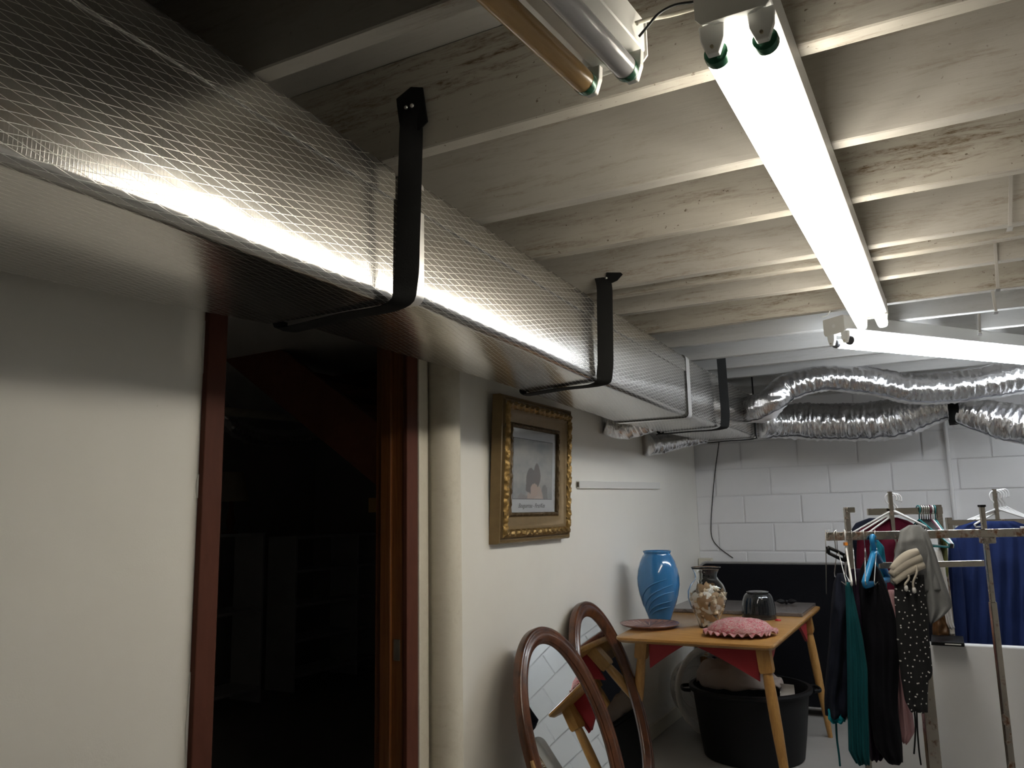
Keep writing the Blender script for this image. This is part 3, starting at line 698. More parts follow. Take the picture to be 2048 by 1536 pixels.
rib = lambda k, z: 1
mb = MB(); rings = []
for r, z in ((.0001, .006), (.02, .006), (.05, .007), (.09, .010), (.125, .015), (.150, .022), (.1535, .0245), (.150, .019), (.125, .011), (.09, .006), (.05, .001), (.02, .000), (.0001, 0)):
    rings.append([V(.25+r*math.cos(2*math.pi*k/96)*(1+.012*abs(math.sin(k*math.pi/4))*(r/.15)), 4.165+r*math.sin(2*math.pi*k/96)*(1+.012*abs(math.sin(k*math.pi/4))*(r/.15)), TZ+z+(.0030*math.cos(k*math.pi/2) if .015 < r < .14 else 0)) for k in range(96)])
mb.loft(rings, caps=False); mb.build('plate_body', M_plum, pl, smooth=True)

# glass vase of shells
GC = V(.535, 4.27, TZ)
gv = thing('glass_vase', GC, 'clear glass vase full of seashells on the table', 'vase')
gp = [(.0001, 0), (.046, 0), (.050, .003), (.053, .02), (.066, .06), (.088, .105), (.1005, .15), (.0985, .185), (.082, .220), (.062, .243), (.057, .256), (.060, .275), (.071, .296), (.077, .306)]
gi = [(r-.0030 if r > .01 else r, z+(.006 if z < .01 else 0)) for r, z in gp][::-1]
MB().lathe(gp+gi, GC, 48).build('vase_glass', mat_glass('clear_glass', (.98, .99, .98), .0, 1.28), gv, smooth=True)
M_sh = [plain('shell_%s' % n, c, .45, bump=(45, .2, .003), var=.12) for n, c in (('cream', (.72, .60, .44)), ('white', (.88, .85, .80)), ('tan', (.46, .31, .18)))]
def scallop(sz):
    mb = MB(); n, m_ = 13, 6; vs = []; fs = []
    for j in range(m_+1):
        r = sz*(.12+.88*j/m_)
        for i in range(n):
            a = R(lerp(-68, 68, i/(n-1))); rr2 = r*(1+.03*(i % 2)*j/m_); dome = sz*.36*(1-(j/m_)**2)+(.035*sz*(i % 2)*(j/m_))
            vs.append(V(rr2*math.sin(a), rr2*math.cos(a)-sz*.5, dome*(math.cos(a)**.5)))
    for j in range(m_):
        for i in range(n-1): fs.append((j*n+i, j*n+i+1, (j+1)*n+i+1, (j+1)*n+i))
    k = len(vs); vs2 = [q+V(0, 0, -.10*sz*(1-.6*(abs(q.y)/sz))) for q in vs]; 
    fs2 = [tuple(k+i for i in f[::-1]) for f in fs]; mb.add(vs+vs2, fs+fs2); return mb
def whelk(sz):
    mb = MB(); rings = []
    for i in range(22):
        t = i/21; rad = sz*.34*math.sin(math.pi*min(1, t*.92+.06))**.8*(1+.16*math.sin(t*26)); 
        rings.append([V(rad*math.cos(2*math.pi*k/10), rad*.85*math.sin(2*math.pi*k/10), sz*(t-.5)*1.15) for k in range(10)])
    mb.loft(rings); return mb
protos = []
for k in range(6):
    b = scallop(.024+.0035*k) if k % 3 else whelk(.036+.004*k)
    me = bpy.data.meshes.new('seashell'); me.from_pydata(b.v, [], b.f); me.materials.append(M_sh[k % 3])
    bm = bmesh.new(); bm.from_mesh(me); bmesh.ops.recalc_face_normals(bm, faces=bm.faces); bm.to_mesh(me); bm.free()
    me.polygons.foreach_set('use_smooth', [True]*len(me.polygons)); protos.append(me)
def gr(z): return interp([q[1] for q in gp[1:]], [q[0] for q in gp[1:]], z)
rs = random.Random(4)
for z in [.020, .034, .048, .062, .077, .092, .107, .122, .137, .152, .167, .182, .196, .208]:
    rmax = gr(z)-.021; cnt = max(3, int(2*math.pi*max(.01, rmax)/.034)) if z < .2 else 3
    a0 = rs.uniform(0, 6)
    for k in range(cnt):
        a = a0+2*math.pi*k/cnt+rs.uniform(-.2, .2); r = max(.004, rmax*rs.uniform(.9, 1.0))*(1 if z < .18 else .6)
        pk = rs.randrange(6); o = bpy.data.objects.new('seashell', protos[pk]); COL.objects.link(o)
        o.location = GC+V(r*math.cos(a), r*math.sin(a), z+rs.uniform(-.006, .006))
        q = V(math.cos(a), math.sin(a), rs.uniform(-.5, .6)).normalized().to_track_quat('Z', 'Y') @ Matrix.Rotation(rs.uniform(0, 6.28), 4, 'Z').to_quaternion()
        o.rotation_mode = 'QUATERNION'; o.rotation_quaternion = q
        kn = ('cream spiral', 'white scallop', 'tan scallop')[pk % 3]
        tag(o, kn+' seashell in the heap inside the clear glass vase', 'seashell', kn+' seashells in the glass vase')

# smoked glass lantern shade standing mouth down
t = NT('smoke_glass'); t.set(Base__Color=(.10, .105, .11, 1), Roughness=.05); t.b.inputs['Transmission Weight'].default_value = .85; M_smoke = t.m
JC = V(.705, 4.70, TZ)
jr = thing('smoked_glass_jar', JC, 'dark smoked glass fluted jar standing upside down', 'jar')
flute = lambda k, z: 1+.035*abs(math.cos(k*math.pi*8))-.02
jp = [(.088, .0), (.0925, .002), (.0915, .03), (.0885, .07), (.083, .10), (.075, .122), (.066, .134), (.060, .137), (.058, .137), (.063, .130), (.072, .118), (.079, .098), (.0845, .07), (.0875, .03), (.087, .003)]
MB().lathe(jp+[jp[0]], JC, 96, fx=flute).build('jar_wall', M_smoke, jr, smooth=True)
MB().lathe([(.0001, .1365), (.052, .1365), (.057, .139), (.060, .143), (.0595, .147), (.05, .1475), (.03, .146), (.0001, .146)], JC, 40).build('jar_foot', M_smoke, jr, smooth=True)

# black bow and red cap
p = at(2, TZ+.03, 1573, 1207); bw = thing('black_bow', (p.x, p.y, TZ+.0225), 'small black bow lying on the stone slab', 'bow')
for sg in (-1, 1):
    mb = MB(); rings = []
    for k in range(8):
        t_ = k/7; w_ = .006+.022*t_**.8; h_ = .005+.010*math.sin(math.pi*t_)
        c_ = V(p.x, p.y, TZ+.040+.004*t_)+RGT*(sg*(.006+.048*t_)); rings.append([c_+FWD*(w_*math.cos(a))*1.0+UP*(h_*math.sin(a)) for a in [2*math.pi*q/10 for q in range(10)]])
    mb.loft(rings); mb.build('bow_loop', M_black, bw, smooth=True, auto=60)
MB().lathe([(.0001, .012), (.008, .010), (.011, 0), (.008, -.012), (.0001, -.017)], V(p.x, p.y, TZ+.040), 12).build('knot', M_black, bw, smooth=True)
p = at(2, TZ+.004, 1556, 1240)
tag(MB().lathe([(.0001, .008), (.012, .0085), (.015, .006), (.016, .001), (.0155, 0), (.0001, 0)], V(p.x, p.y, TZ), 16, fx=lambda k, z: 1+.05*math.cos(k*2*math.pi*8)).build('red_cap', plain('red_plastic', (.45, .02, .02), .3), smooth=True), 'tiny red cap lying on the table behind the cushion', 'cap')

# pink ruffled cushion
def mat_paisley():
    t = NT('pink_paisley'); v = t.n('ShaderNodeTexVoronoi', _feature='DISTANCE_TO_EDGE'); v.inputs['Scale'].default_value = 46; 
    d = t.noise(t.coord(), 20, 3); mp = t.coord(); 
    ad = t.n('ShaderNodeVectorMath', _operation='ADD'); t.l(mp, ad.inputs[0]); cn = t.n('ShaderNodeTexNoise'); cn.inputs['Scale'].default_value = 22; sc = t.n('ShaderNodeVectorMath', _operation='SCALE'); sc.inputs['Scale'].default_value = .05
    t.l(cn.outputs['Color'], sc.inputs[0]); t.l(sc.outputs[0], ad.inputs[1]); t.l(ad.outputs[0], v.inputs['Vector'])
    c = t.ramp(v.outputs[0], (.04, (.50, .37, .34)), (.16, (.46, .10, .13)), (.40, (.38, .075, .105)), (.55, (.48, .29, .26)))
    t.l(t.mix(t.ramp(d, (.52, 0.), (.7, .7)), c, (.36, .20, .19)), t.b.inputs['Base Color']); t.set(Roughness=.85); return t.m
M_pais = mat_paisley()
PC = V(.742, 4.055, TZ+.020); cu = thing('ruffled_cushion', (PC.x, PC.y, TZ), 'small pink paisley cushion with a ruffled edge', 'cushion')
mb = MB(); n = 72; rings = []
def prad(a, f): return f*(1+.10*abs(math.cos(2*a))**.7)
for r, z in ((.0001, .060), (.05, .060), (.09, .054), (.12, .043), (.142, .026), (.152, .012), (.150, .004), (.12, -.012), (.06, -.018), (.0001, -.019)):
    rings.append([PC+RGT*(prad(2*math.pi*k/n, r)*.92*math.cos(2*math.pi*k/n))+FWD*(prad(2*math.pi*k/n, r)*.80*math.sin(2*math.pi*k/n))+UP*(z+(.004*noise.noise((k*.5, r*30, 2)) if r > .02 else 0)) for k in range(n)])
mb.loft(rings, caps=False); pb = mb.build('pillow_body', M_pais, cu, smooth=True)
mb = MB(); n = 260; rings = []
for r, amp in ((.148, .002), (.158, .005), (.168, .0075), (.177, .009)):
    rings.append([PC+RGT*(prad(2*math.pi*k/n, r+.004*noise.noise((k*.2, 1, 0)))*.92*math.cos(2*math.pi*k/n))+FWD*(prad(2*math.pi*k/n, r)*.80*math.sin(2*math.pi*k/n))+UP*(.006+amp*(1+.6*noise.noise((k*.09, 2, 2)))*math.sin(k*2*math.pi*26/n+5*noise.noise((k*.06, 5, 5)))-.004*(r-.148)/.03) for k in range(n)])
mb.loft(rings, caps=False); o = mb.build('ruffle', M_pais, pb, smooth=True); o.modifiers.new('s', 'SOLIDIFY').thickness = .002

# ------------------------------------------------------------------ tub, cloth, paper, basket under the table
TC = V(.615, 4.76, 0)
tu = thing('black_tub', TC, 'round black plastic tub on the floor under the table', 'tub')
MB().lathe([(.0001, 0), (.255, 0), (.268, .008), (.285, .12), (.312, .345), (.330, .350), (.334, .362), (.330, .374), (.310, .375), (.304, .36), (.275, .12), (.25, .02), (.0001, .02)], TC, 64).build('tub_shell', M_black, tu, smooth=True, auto=35)
for a in (200, 20):
    c_ = TC+V(.345*math.cos(R(a)), .345*math.sin(R(a)), .355); tx = V(-math.sin(R(a)), math.cos(R(a)), 0); ou = V(math.cos(R(a)), math.sin(R(a)), 0)
    MB().tube(spline([c_-tx*.07-ou*.015, c_-tx*.055+ou*.02, c_+ou*.03, c_+tx*.055+ou*.02, c_+tx*.07-ou*.015], 6), .010, 8, flat=.7).build('handle', M_black, tu, smooth=True)
M_beige = mat_fabric('beige_cloth', (.36, .30, .265), 260)
bc = thing('beige_cloth', TC+V(-.10, .02, .36), 'rumpled beige cloth heaped in the black tub', 'cloth')
mb = MB(); rings = []; n = 64; CC = TC+V(-.075, .02, .365)
for j in range(20):
    f = j/19; r = .245*math.sin(f*math.pi/2)**.75 + .0005; z = .125*(math.cos(f*math.pi/2))**.8
    rg = []
    for k in range(n):
        a = 2*math.pi*k/n; d_ = V(math.cos(a), math.sin(a), 0)
        fold = .028*noise.noise((3*d_.x*f+1, 3*d_.y*f, 2.2))+.016*noise.noise((7*d_.x*f, 7*d_.y*f, 9))
        q = CC+d_*(r*(.95+.16*noise.noise((d_.x*1.7, d_.y*1.7, 4))))+UP*(z*(1-.55*max(0, d_.x))+fold*(1-.3*f)+.015)
        rg.append(q)
    rings.append(rg)
mb.loft(rings, caps=False); o = mb.build('cloth_heap', M_beige, bc, smooth=True); o.modifiers.new('s', 'SOLIDIFY').thickness = .004
p = at(1, 4.74, 1574, 1385)
pp = thing('paper_tag', p, 'pale folded paper sticking up over the rim of the black tub', 'paper')
mb = MB(); rg = []
for k in range(9):
    t_ = k/8; b_ = .014*math.sin(t_*3.1); rg.append([p+V(-.040, b_, -.055+.10*t_), p+V(.036, b_+.012, -.06+.10*t_), p+V(.036, b_+.0135, -.06+.10*t_), p+V(-.040, b_+.0015, -.055+.10*t_)])
mb.loft(rg); mb.build('paper_sheet', plain('paper', (.62, .58, .53), .8), pp, smooth=True, auto=40)
# laundry basket lying on its side, mouth to the room
M_bask = plain('basket_plastic', (.72, .70, .66), .45)
bk = thing('laundry_basket', (.27, 5.12, 0), 'white round perforated laundry basket tipped on its side behind the tub', 'basket')
ba = V(.66, -.74, .12).normalized(); bX = V(ba.y, -ba.x, 0).normalized(); bY = ba.cross(bX).normalized(); bY = bY if bY.z > 0 else -bY
BC = V(.355, 5.02, .272)
def bpnt(r, h, a): return BC+bX*(r*math.cos(a))+bY*(r*math.sin(a))+ba*h
n = 64
MB().loft([[bpnt(r, h, 2*math.pi*k/n) for k in range(n)] for r, h in ((.235, -.004), (.262, .0), (.268, .008), (.262, .014), (.232, .012), (.228, .004), (.235, -.004))], caps=False).build('rim', M_bask, bk, smooth=True)
mb = MB(); n = 44; m_ = 12
for j in range(m_):
    for k in range(n):
        if 1 <= j <= 9 and j % 3 != 0 and (k+(j//3)) % 2 == 0: continue
        r0 = lerp(.232, .185, j/m_); r1 = lerp(.232, .185, (j+1)/m_); h0 = -.02*j; h1 = -.02*(j+1); a0 = 2*math.pi*k/n; a1 = 2*math.pi*(k+1)/n
        mb.add([bpnt(r0, h0, a0), bpnt(r0, h0, a1), bpnt(r1, h1, a1), bpnt(r1, h1, a0)], [(0, 1, 2, 3)])
o = mb.build('perforated_wall', M_bask, bk); 
bm = bmesh.new(); bm.from_mesh(o.data); bmesh.ops.remove_doubles(bm, verts=bm.verts, dist=.0005); bmesh.ops.recalc_face_normals(bm, faces=bm.faces); bm.to_mesh(o.data); bm.free()
o.modifiers.new('s', 'SOLIDIFY').thickness = .003
MB().loft([[bpnt(r, h, 2*math.pi*k/48) for k in range(48)] for r, h in ((.001, -.238), (.06, -.238), (.065, -.233), (.07, -.238), (.12, -.238), (.125, -.233), (.13, -.238), (.186, -.238), (.186, -.243), (.001, -.243))], caps=False).build('ribbed_base', M_bask, bk, smooth=True, auto=30)

# ------------------------------------------------------------------ white folding table on edge
M_wplast = plain('white_plastic', (.74, .75, .77), .5, bump=(90, .15, .002))
wb = thing('folding_table', (1.9, 4.03, 0), 'white plastic folding table standing on its long edge behind the racks', 'table')
rp = rrect(1.255, 2.95, .0, .757, .06)
MB().loft([[V(x, 4.02, z) for x, z in rp], [V(x, 4.065, z) for x, z in rp]]).build('table_board', M_wplast, wb, bevel=.008, bseg=3)
MB().tube([V(1.50, 4.095, .04), V(1.50, 4.095, .70)], .013, 10).build('folded_leg', M_fix, wb, smooth=True)
MB().tube([V(2.70, 4.095, .04), V(2.70, 4.095, .70)], .013, 10).build('folded_leg', M_fix, wb, smooth=True)

# ------------------------------------------------------------------ clothes racks
def mat_chrome(name, rust):
    t = NT(name); n = t.noise(t.coord(), 24, 6, .65); f = t.ramp(n, (.60-rust*.3, 0.), (.72-rust*.25, 1.))
    t.l(t.mix(f, (.42, .385, .345), (.13, .055, .025)), t.b.inputs['Base Color']); t.l(t.ramp(f, (0, 1.), (1, .1)), t.b.inputs['Metallic']); t.l(t.ramp(f, (0, .2), (1, .8)), t.b.inputs['Roughness']); return t.m
M_chr = mat_chrome('rack_chrome', .12); M_chrr = mat_chrome('rack_rusty_chrome', .32)
def bar(o, name, mat, a, b, w_, h_, side=None):     # rectangular tube between two points
    d = (b-a).normalized(); sd = side or (FWD if abs(d.dot(FWD)) < .7 else UP); s1 = (sd-d*sd.dot(d)).normalized(); s2 = d.cross(s1)
    return MB().obox((a+b)/2, s1*(w_/2), s2*(h_/2), (b-a)/2).build(name, mat, o, bevel=min(w_, h_)*.15, bseg=2)
D1 = 3.0
ra = atd(D1, 1653, 1073); rb = atd(D1, 2200, 1062); rb.z = ra.z
r1 = thing('clothes_rack', ((ra.x+rb.x)/2, (ra.y+rb.y)/2, 0), 'worn chrome clothes rack at the front with rust on its rail', 'rack')
rail = bar(r1, 'top_rail', M_chrr, ra, rb, .018, .030)
def down(p, z=0): return V(p.x, p.y, z)
pB = atd(D1+.03, 1969, 1062); pA = atd(D1+.035, 1822, 1062)
bar(r1, 'post', M_chr, down(pB, .05), down(pB, .99), .018, .023); bar(r1, 'upright_sleeve', M_chr, down(pB, .97), down(pB, 1.335), .014, .017)
MB().obox(down(pB, 1.338), RGT*.010, FWD*.010, UP*.004).build('post_cap', M_black, r1)
bar(r1, 'post', M_chr, down(pA, .05), down(pA, 1.225), .026, .046)
c0 = atd(D1+.03, 1758, 1131); c1 = atd(D1+.03, 1968, 1131); c1.z = c0.z
bar(r1, 'lower_rail', M_chr, c0, c1, .014, .022)
bar(r1, 'rail_bracket', M_chr, down(pB, 1.225)-RGT*.02-FWD*.004, down(pB, 1.225)+RGT*.03-FWD*.004, .03, .05)
bar(r1, 'foot_rail', M_chr, down(pA, .05)-RGT*.25, down(pB, .05)+RGT*.5, .025, .03)
for q in (pA, pB):
    bar(r1, 'foot', M_chr, down(q, .02)-FWD*.24, down(q, .02)+FWD*.24, .03, .03, UP)
D2 = 3.68
r2 = thing('clothes_rack', atd(D2, 1780, 1030)*1, 'chrome clothes rack behind the rusty one with a tall centre post', 'rack'); 
q0 = atd(D2, 1735, 1024); q1 = atd(D2, 1884, 1020); q1.z = q0.z
bar(r2, 'top_rail', M_chr, q0, q1, .016, .030)
e0 = atd(D2, 1693, 1020); e1 = atd(D2, 1876, 1015); e2 = atd(D2-.02, 1779, 983)
bar(r2, 'post', M_chr, down(e0, .03), down(e0, e0.z+.012), .02, .024); bar(r2, 'post_bracket', M_chr, down(e0, e0.z)-RGT*.005, down(e0, e0.z)+RGT*.034, .03, .024)
bar(r2, 'post', M_chr, down(e1, .03), down(e1, e1.z+.012), .02, .026); bar(r2, 'post', M_chr, down(e2, .03), e2, .012, .018)
bar(r2, 'foot_rail', M_chr, down(e0, .03), down(e1, .03), .03, .03)
for q in (e0, e1): bar(r2, 'foot', M_chr, down(q, .015)-FWD*.13, down(q, .015)+FWD*.13, .03, .03, UP)
D3 = 3.82
r3 = thing('clothes_rack', down(atd(D3, 1990, 1040)), 'clothes rack holding the long navy dresses at the right edge', 'rack')
g0 = atd(D3, 1898, 1046); g1 = atd(D3, 2180, 1040); g1.z = g0.z
bar(r3, 'top_rail', M_chr, g0, g1, .016, .026); bar(r3, 'post', M_chr, down(g0, .03), down(g0, g0.z+.025), .02, .026)
g2 = atd(D3, 1988, 978); g3 = atd(D3, 2170, 1030)
bar(r3, 'post', M_chr, down(g3, .03), down(g3, g3.z), .02, .026); bar(r3, 'center_post', M_chr, down(g2, g0.z), g2, .012, .016)
for q in (g0, g3): bar(r3, 'foot', M_chr, down(q, .015)-FWD*.2, down(q, .015)+FWD*.2, .03, .03, UP)
bar(r3, 'foot_rail', M_chr, down(g0, .03), down(g3, .03), .03, .03)

# hangers
M_hw = plain('hanger_white', (.82, .82, .83), .35); M_hb = plain('hanger_black', (.012, .012, .013), .35); M_hblue = plain('hanger_blue', (.02, .24, .55), .35)
M_hteal = plain('hanger_teal', (.01, .16, .17), .35); M_hmar = plain('hanger_maroon', (.11, .015, .04), .35); M_hwire = plain('hanger_wire', (.55, .53, .5), .3, 1)
def hanger(label, p, mat, dirv, rad=.0038, half=.205, drop=.105, hook=.022, grp='clothes hangers on the racks', tilt=0, neck=.05):
    # p: point on the rail the hook rests on; dirv: horizontal direction of the arms
    d = dirv.normalized(); dd = (d*math.cos(tilt)+UP*math.sin(tilt)); th = thing('clothes_hanger', p, label, 'hanger', grp)
    n_ = d.cross(UP); uu = UP*math.cos(tilt)-d*math.sin(tilt); c = p-UP*(hook-.004)
    top = [c+dd*(hook*math.cos(R(a)))+uu*(hook*math.sin(R(a))) for a in range(-30, 181, 15)]
    nk = p-uu*(hook*2+neck*.6); top = top+[c-dd*hook*.9-uu*hook*.6, c-dd*hook*.2-uu*hook*1.35, nk]
    MB().tube(top, rad*.8, 8).build('hook', mat if mat is not M_hb else M_hwire, th, smooth=True)
    l, r = nk-dd*half-uu*drop, nk+dd*half-uu*drop
    path = [nk+uu*.004, nk+dd*.02-uu*.006, r*.97+nk*.03, r, r-uu*.012-dd*.006, (r+l)/2-uu*.012, l-uu*.012+dd*.006, l, l*.97+nk*.03, nk-dd*.02-uu*.006, nk+uu*.004]
    MB().tube(path, rad, 8).build('hanger_frame', mat, th, smooth=True); return th
for k in range(3):
    p = atd(D2-.02+.012*k, 1781+6*k, 988+1*k); hanger(('leftmost', 'middle', 'rightmost')[k]+' white hanger of three hooked over the tall middle rack post', p, M_hw, (RGT+FWD*.25*(k-1)), .0042, .19, .10, .024, 'white hangers on the tall post')
for k in range(4):
    p = atd(D3+.012*k, 1990+6*k, 983-1*k); hanger(('first', 'second', 'third', 'fourth')[k]+' white hanger from the left on the post above the navy dress', p, M_hw, RGT+FWD*.15*(k-1), .0048, .20, .075, .026, 'white hangers above the navy dresses')
cols = [(M_hteal, 'teal'), (M_hb, 'black'), (M_hb, 'black'), (M_hb, 'black'), (M_hb, 'black'), (M_hmar, 'maroon'), (M_hw, 'white'), (M_hteal, 'teal')]
lab8 = ['leftmost teal hanger in the empty row on the middle rack', 'black hanger, second from the left in the empty row on the middle rack', 'black hanger, third from the left in the empty row on the middle rack', 'black hanger, fourth from the left in the empty row on the middle rack', 'black hanger, fifth from the left in the empty row on the middle rack', 'maroon hanger in the empty row on the middle rack', 'white hanger in the empty row on the middle rack', 'rightmost teal hanger in the empty row on the middle rack']
for k, (m_, _) in enumerate(cols):
    p = atd(D2, 1836+4.6*k, 1013); hanger(lab8[k], p, m_, FWD+RGT*(.04*k-.1), .0036, .20, .10, .016, 'empty hangers in a row on the middle rack')
for k, (u, m_, lb) in enumerate(((1672, M_hwire, 'thin wire hanger at the left end of the rusty rail'), (1689, M_hw, 'white hanger with an orange clip on the rusty rail'), (1703, M_hwire, 'wire hanger holding the teal trousers'), (1727, M_hwire, 'wire hanger holding the dark purple top'), (1750, M_hwire, 'wire hanger holding the black top'))):
    p = atd(D1, u, 1063); vd = V(p.x-CAM.x, p.y-CAM.y, 0).normalized(); h = hanger(lb, p, m_, vd+RGT*.05*(k-2), .0036 if m_ is M_hw else .0016, .19, .10, .017, 'hangers on the rusty rail')
    if k == 1: MB().obox(p-UP*.045, RGT*.006, FWD*.008, UP*.006).build('orange_clip', plain('orange_clip', (.8, .28, .04), .5), h, bevel=.002)
p = atd(D1-.01, 1746, 1075); hanger('bright blue plastic hanger behind the grey sweatshirt', p, M_hblue, FWD*.6+RGT*.5, .012, .14, .09, .014, 'hangers on the rusty rail')
p = atd(D1, 1660, 1062)
th = thing('rail_end_wire', p, 'long thin wire dangling from the left end of the rusty rail', 'wire')
MB().tube([p, atd(D1, 1651, 1060), atd(D1, 1652, 1110), atd(D1, 1653, 1188)], .0017, 6).build('wire_drop', M_hwire, th, smooth=True)

p = atd(D1-.02, 1668, 1080); th = thing('trouser_hanger', p, 'black plastic clip hanger tilted at the left end of the rusty rail', 'hanger', 'hangers on the rusty rail')
ca, cb = atd(D1-.02, 1656, 1100), atd(D1-.02, 1690, 1116)
for dz_ in (.010, -.010): MB().tube([ca+UP*dz_, (ca+cb)/2+UP*dz_*1.1, cb+UP*dz_], .006, 8).build('clip_bar', M_black, th, smooth=True)
for q_ in (ca, cb): MB().tube([q_+UP*.012, q_-UP*.012], .007, 8).build('end_clip', M_black, th, smooth=True)
MB().tube(spline([(ca+cb)/2+UP*.01, atd(D1-.02, 1670, 1085), atd(D1-.02, 1668, 1066), atd(D1, 1672, 1060)], 5), .002, 6).build('hook', M_hwire, th, smooth=True)
# garments: closed cloth volumes, rows of (v, left, right) in their hanging plane at distance D
def garment(name, label, cat, rows, D, half, mat, folds=3, amp=.25, grp=None, seed=0, parent=None, NR=40, NC=26, flat=False):
    vs = [r[0] for r in rows]; mb = MB(); rings = []
    cc = atd(D, (rows[2][1]+rows[2][2])/2, rows[2][0]); LK = V(cc.x-CAM.x, cc.y-CAM.y, 0).normalized()
    for i in range(NR+1):
        v = lerp(vs[0], vs[-1], i/NR); u0 = interp(vs, [r[1] for r in rows], v); u1 = interp(vs, [r[2] for r in rows], v)
        a = atd(D, u0, v); b = atd(D, u1, v); f = i/NR; rg = []; m2 = NC*2
        env = min(1, .35+f*3)*(1 if f < .985 else .6)
        for k in range(m2):
            ph = 2*math.pi*k/m2; x = .5-.5*math.cos(ph); s_ = math.sin(ph)
            dep = half*env*(abs(s_)**.6)*(-1 if s_ > 0 else 1)
            fo = 1+amp*math.sin(folds*2*math.pi*x+seed+1.2*f+1.6*noise.noise((f*2.4, seed, x)))*(.3+.7*f)+.22*noise.noise((x*3, f*6, seed+3))
            w2 = 1+.05*noise.noise((f*5, ph*.7, seed+8)); q = a+(b-a)*(.5+(x-.5)*w2)
            rg.append(q+LK*(dep*fo)+UP*(.008*noise.noise((x*5, f*2, seed+1)) if .02 < f else 0))
        rings.append(rg)
    mb.loft(rings)
    if parent is None:
        o = mb.build(name, mat, None, smooth=True); tag(o, label, cat, grp); return o
    return mb.build(name, mat, parent, smooth=True)
F_navy = mat_fabric('cloth_navy_dark', (.010, .012, .022)); F_teal = mat_fabric('cloth_teal', (.008, .072, .085), 500); F_purp = mat_fabric('cloth_purple_black', (.018, .010, .022))
F_black = mat_fabric('cloth_black', (.007, .007, .010)); F_pink = mat_fabric('cloth_pink', (.42, .25, .27)); F_grey = mat_fabric('cloth_grey_fleece', (.20, .205, .21), 300); F_cream = mat_fabric('cloth_cream_rib', (.46, .42, .36), 300)
F_blue = mat_fabric('cloth_navy_blue', (.018, .032, .115)); F_mar = mat_fabric('cloth_maroon', (.09, .008, .022)); F_olive = mat_fabric('cloth_olive', (.16, .17, .06)); F_brown = plain('leather_brown', (.12, .055, .018), .5, bump=(40, .4, .004), var=.25); F_white = mat_fabric('cloth_white', (.62, .61, .60)); F_sky = mat_fabric('cloth_bright_blue', (.012, .16, .24))
G = 'clothes hanging on the racks'
garment('jacket', 'dark navy jacket hanging at the left end of the rusty rail', 'jacket', [(1148, 1674, 1690), (1165, 1667, 1700), (1200, 1663, 1702), (1300, 1656, 1700), (1400, 1648, 1697), (1426, 1650, 1696)], D1+.02, .13, F_navy, 2, .15, G, 1)
garment('trousers', 'teal trousers hanging on the rusty rail', 'trousers', [(1165, 1690, 1702), (1220, 1692, 1714), (1280, 1693, 1727), (1340, 1694, 1735), (1420, 1695, 1737), (1500, 1697, 1739), (1526, 1712, 1740)], D1-.12, .045, F_teal, 4, .3, G, 2)
garment('tunic', 'dark purple long top hanging beside the teal trousers', 'top', [(1138, 1702, 1722), (1160, 1700, 1728), (1200, 1704, 1738), (1300, 1716, 1755), (1400, 1728, 1765), (1500, 1738, 1772), (1516, 1740, 1765)], D1+.10, .07, F_purp, 3, .2, G, 3)
garment('blouse', 'black short-sleeved top hanging in the middle of the rusty rail', 'top', [(1122, 1728, 1746), (1140, 1720, 1760), (1170, 1718, 1772), (1220, 1721, 1788), (1275, 1728, 1802), (1292, 1732, 1800), (1350, 1735, 1797), (1420, 1738, 1796), (1490, 1750, 1805), (1524, 1775, 1806)], D1-.03, .05, F_black, 3, .18, G, 4)
garment('camisole', 'pale pink top hanging behind the polka dot trousers', 'top', [(1180, 1776, 1788), (1260, 1781, 1800), (1330, 1788, 1806), (1400, 1793, 1822), (1462, 1796, 1830), (1484, 1800, 1817)], D1+.06, .035, F_pink, 3, .2, G, 5)
def mat_dots():
    t = NT('black_dots'); v = t.n('ShaderNodeTexVoronoi', _voronoi_dimensions='2D'); v.inputs['Scale'].default_value = 44; v.inputs['Randomness'].default_value = .9
    tc = t.n('ShaderNodeTexCoord'); sx = t.n('ShaderNodeSeparateXYZ'); cb = t.n('ShaderNodeCombineXYZ'); t.l(tc.outputs['Object'], sx.inputs[0])
    t.l(t.math('ADD', t.math('MULTIPLY', sx.outputs['X'], .885), t.math('MULTIPLY', sx.outputs['Y'], .466)), cb.inputs[0]); t.l(sx.outputs['Z'], cb.inputs[1]); t.l(cb.outputs[0], v.inputs['Vector'])
    t.l(t.ramp(v.outputs['Distance'], (.09, (.75, .74, .72)), (.12, (.006, .006, .008))), t.b.inputs['Base Color']); t.set(Roughness=.9); return t.m
garment('dotted_trousers', 'black trousers with small white dots hanging under the grey sweatshirt', 'trousers', [(1150, 1790, 1848), (1200, 1789, 1853), (1280, 1794, 1859), (1340, 1800, 1865), (1354, 1801, 1864), (1362, 1803, 1857), (1400, 1810, 1856), (1424, 1822, 1856)], D1-.10, .02, mat_dots(), 2, .3, G, 6)
# grey sweatshirt slung over the rail
ss = thing('sweatshirt', atd(D1-.05, 1830, 1150), 'grey sweatshirt with cream waistband slung over the rusty rail', 'sweatshirt', G)
garment('fleece_body', None, None, [(1050, 1818, 1840), (1060, 1800, 1850), (1090, 1794, 1860), (1130, 1784, 1872), (1165, 1779, 1882), (1182, 1800, 1886)], D1-.04, .055, F_grey, 2, .25, None, 7, ss)
garment('hanging_sleeve', None, None, [(1060, 1838, 1854), (1110, 1846, 1872), (1160, 1842, 1888), (1205, 1846, 1903), (1214, 1848, 1904), (1228, 1852, 1892), (1246, 1858, 1866)], D1-.055, .03, F_grey, 2, .3, None, 8, ss)
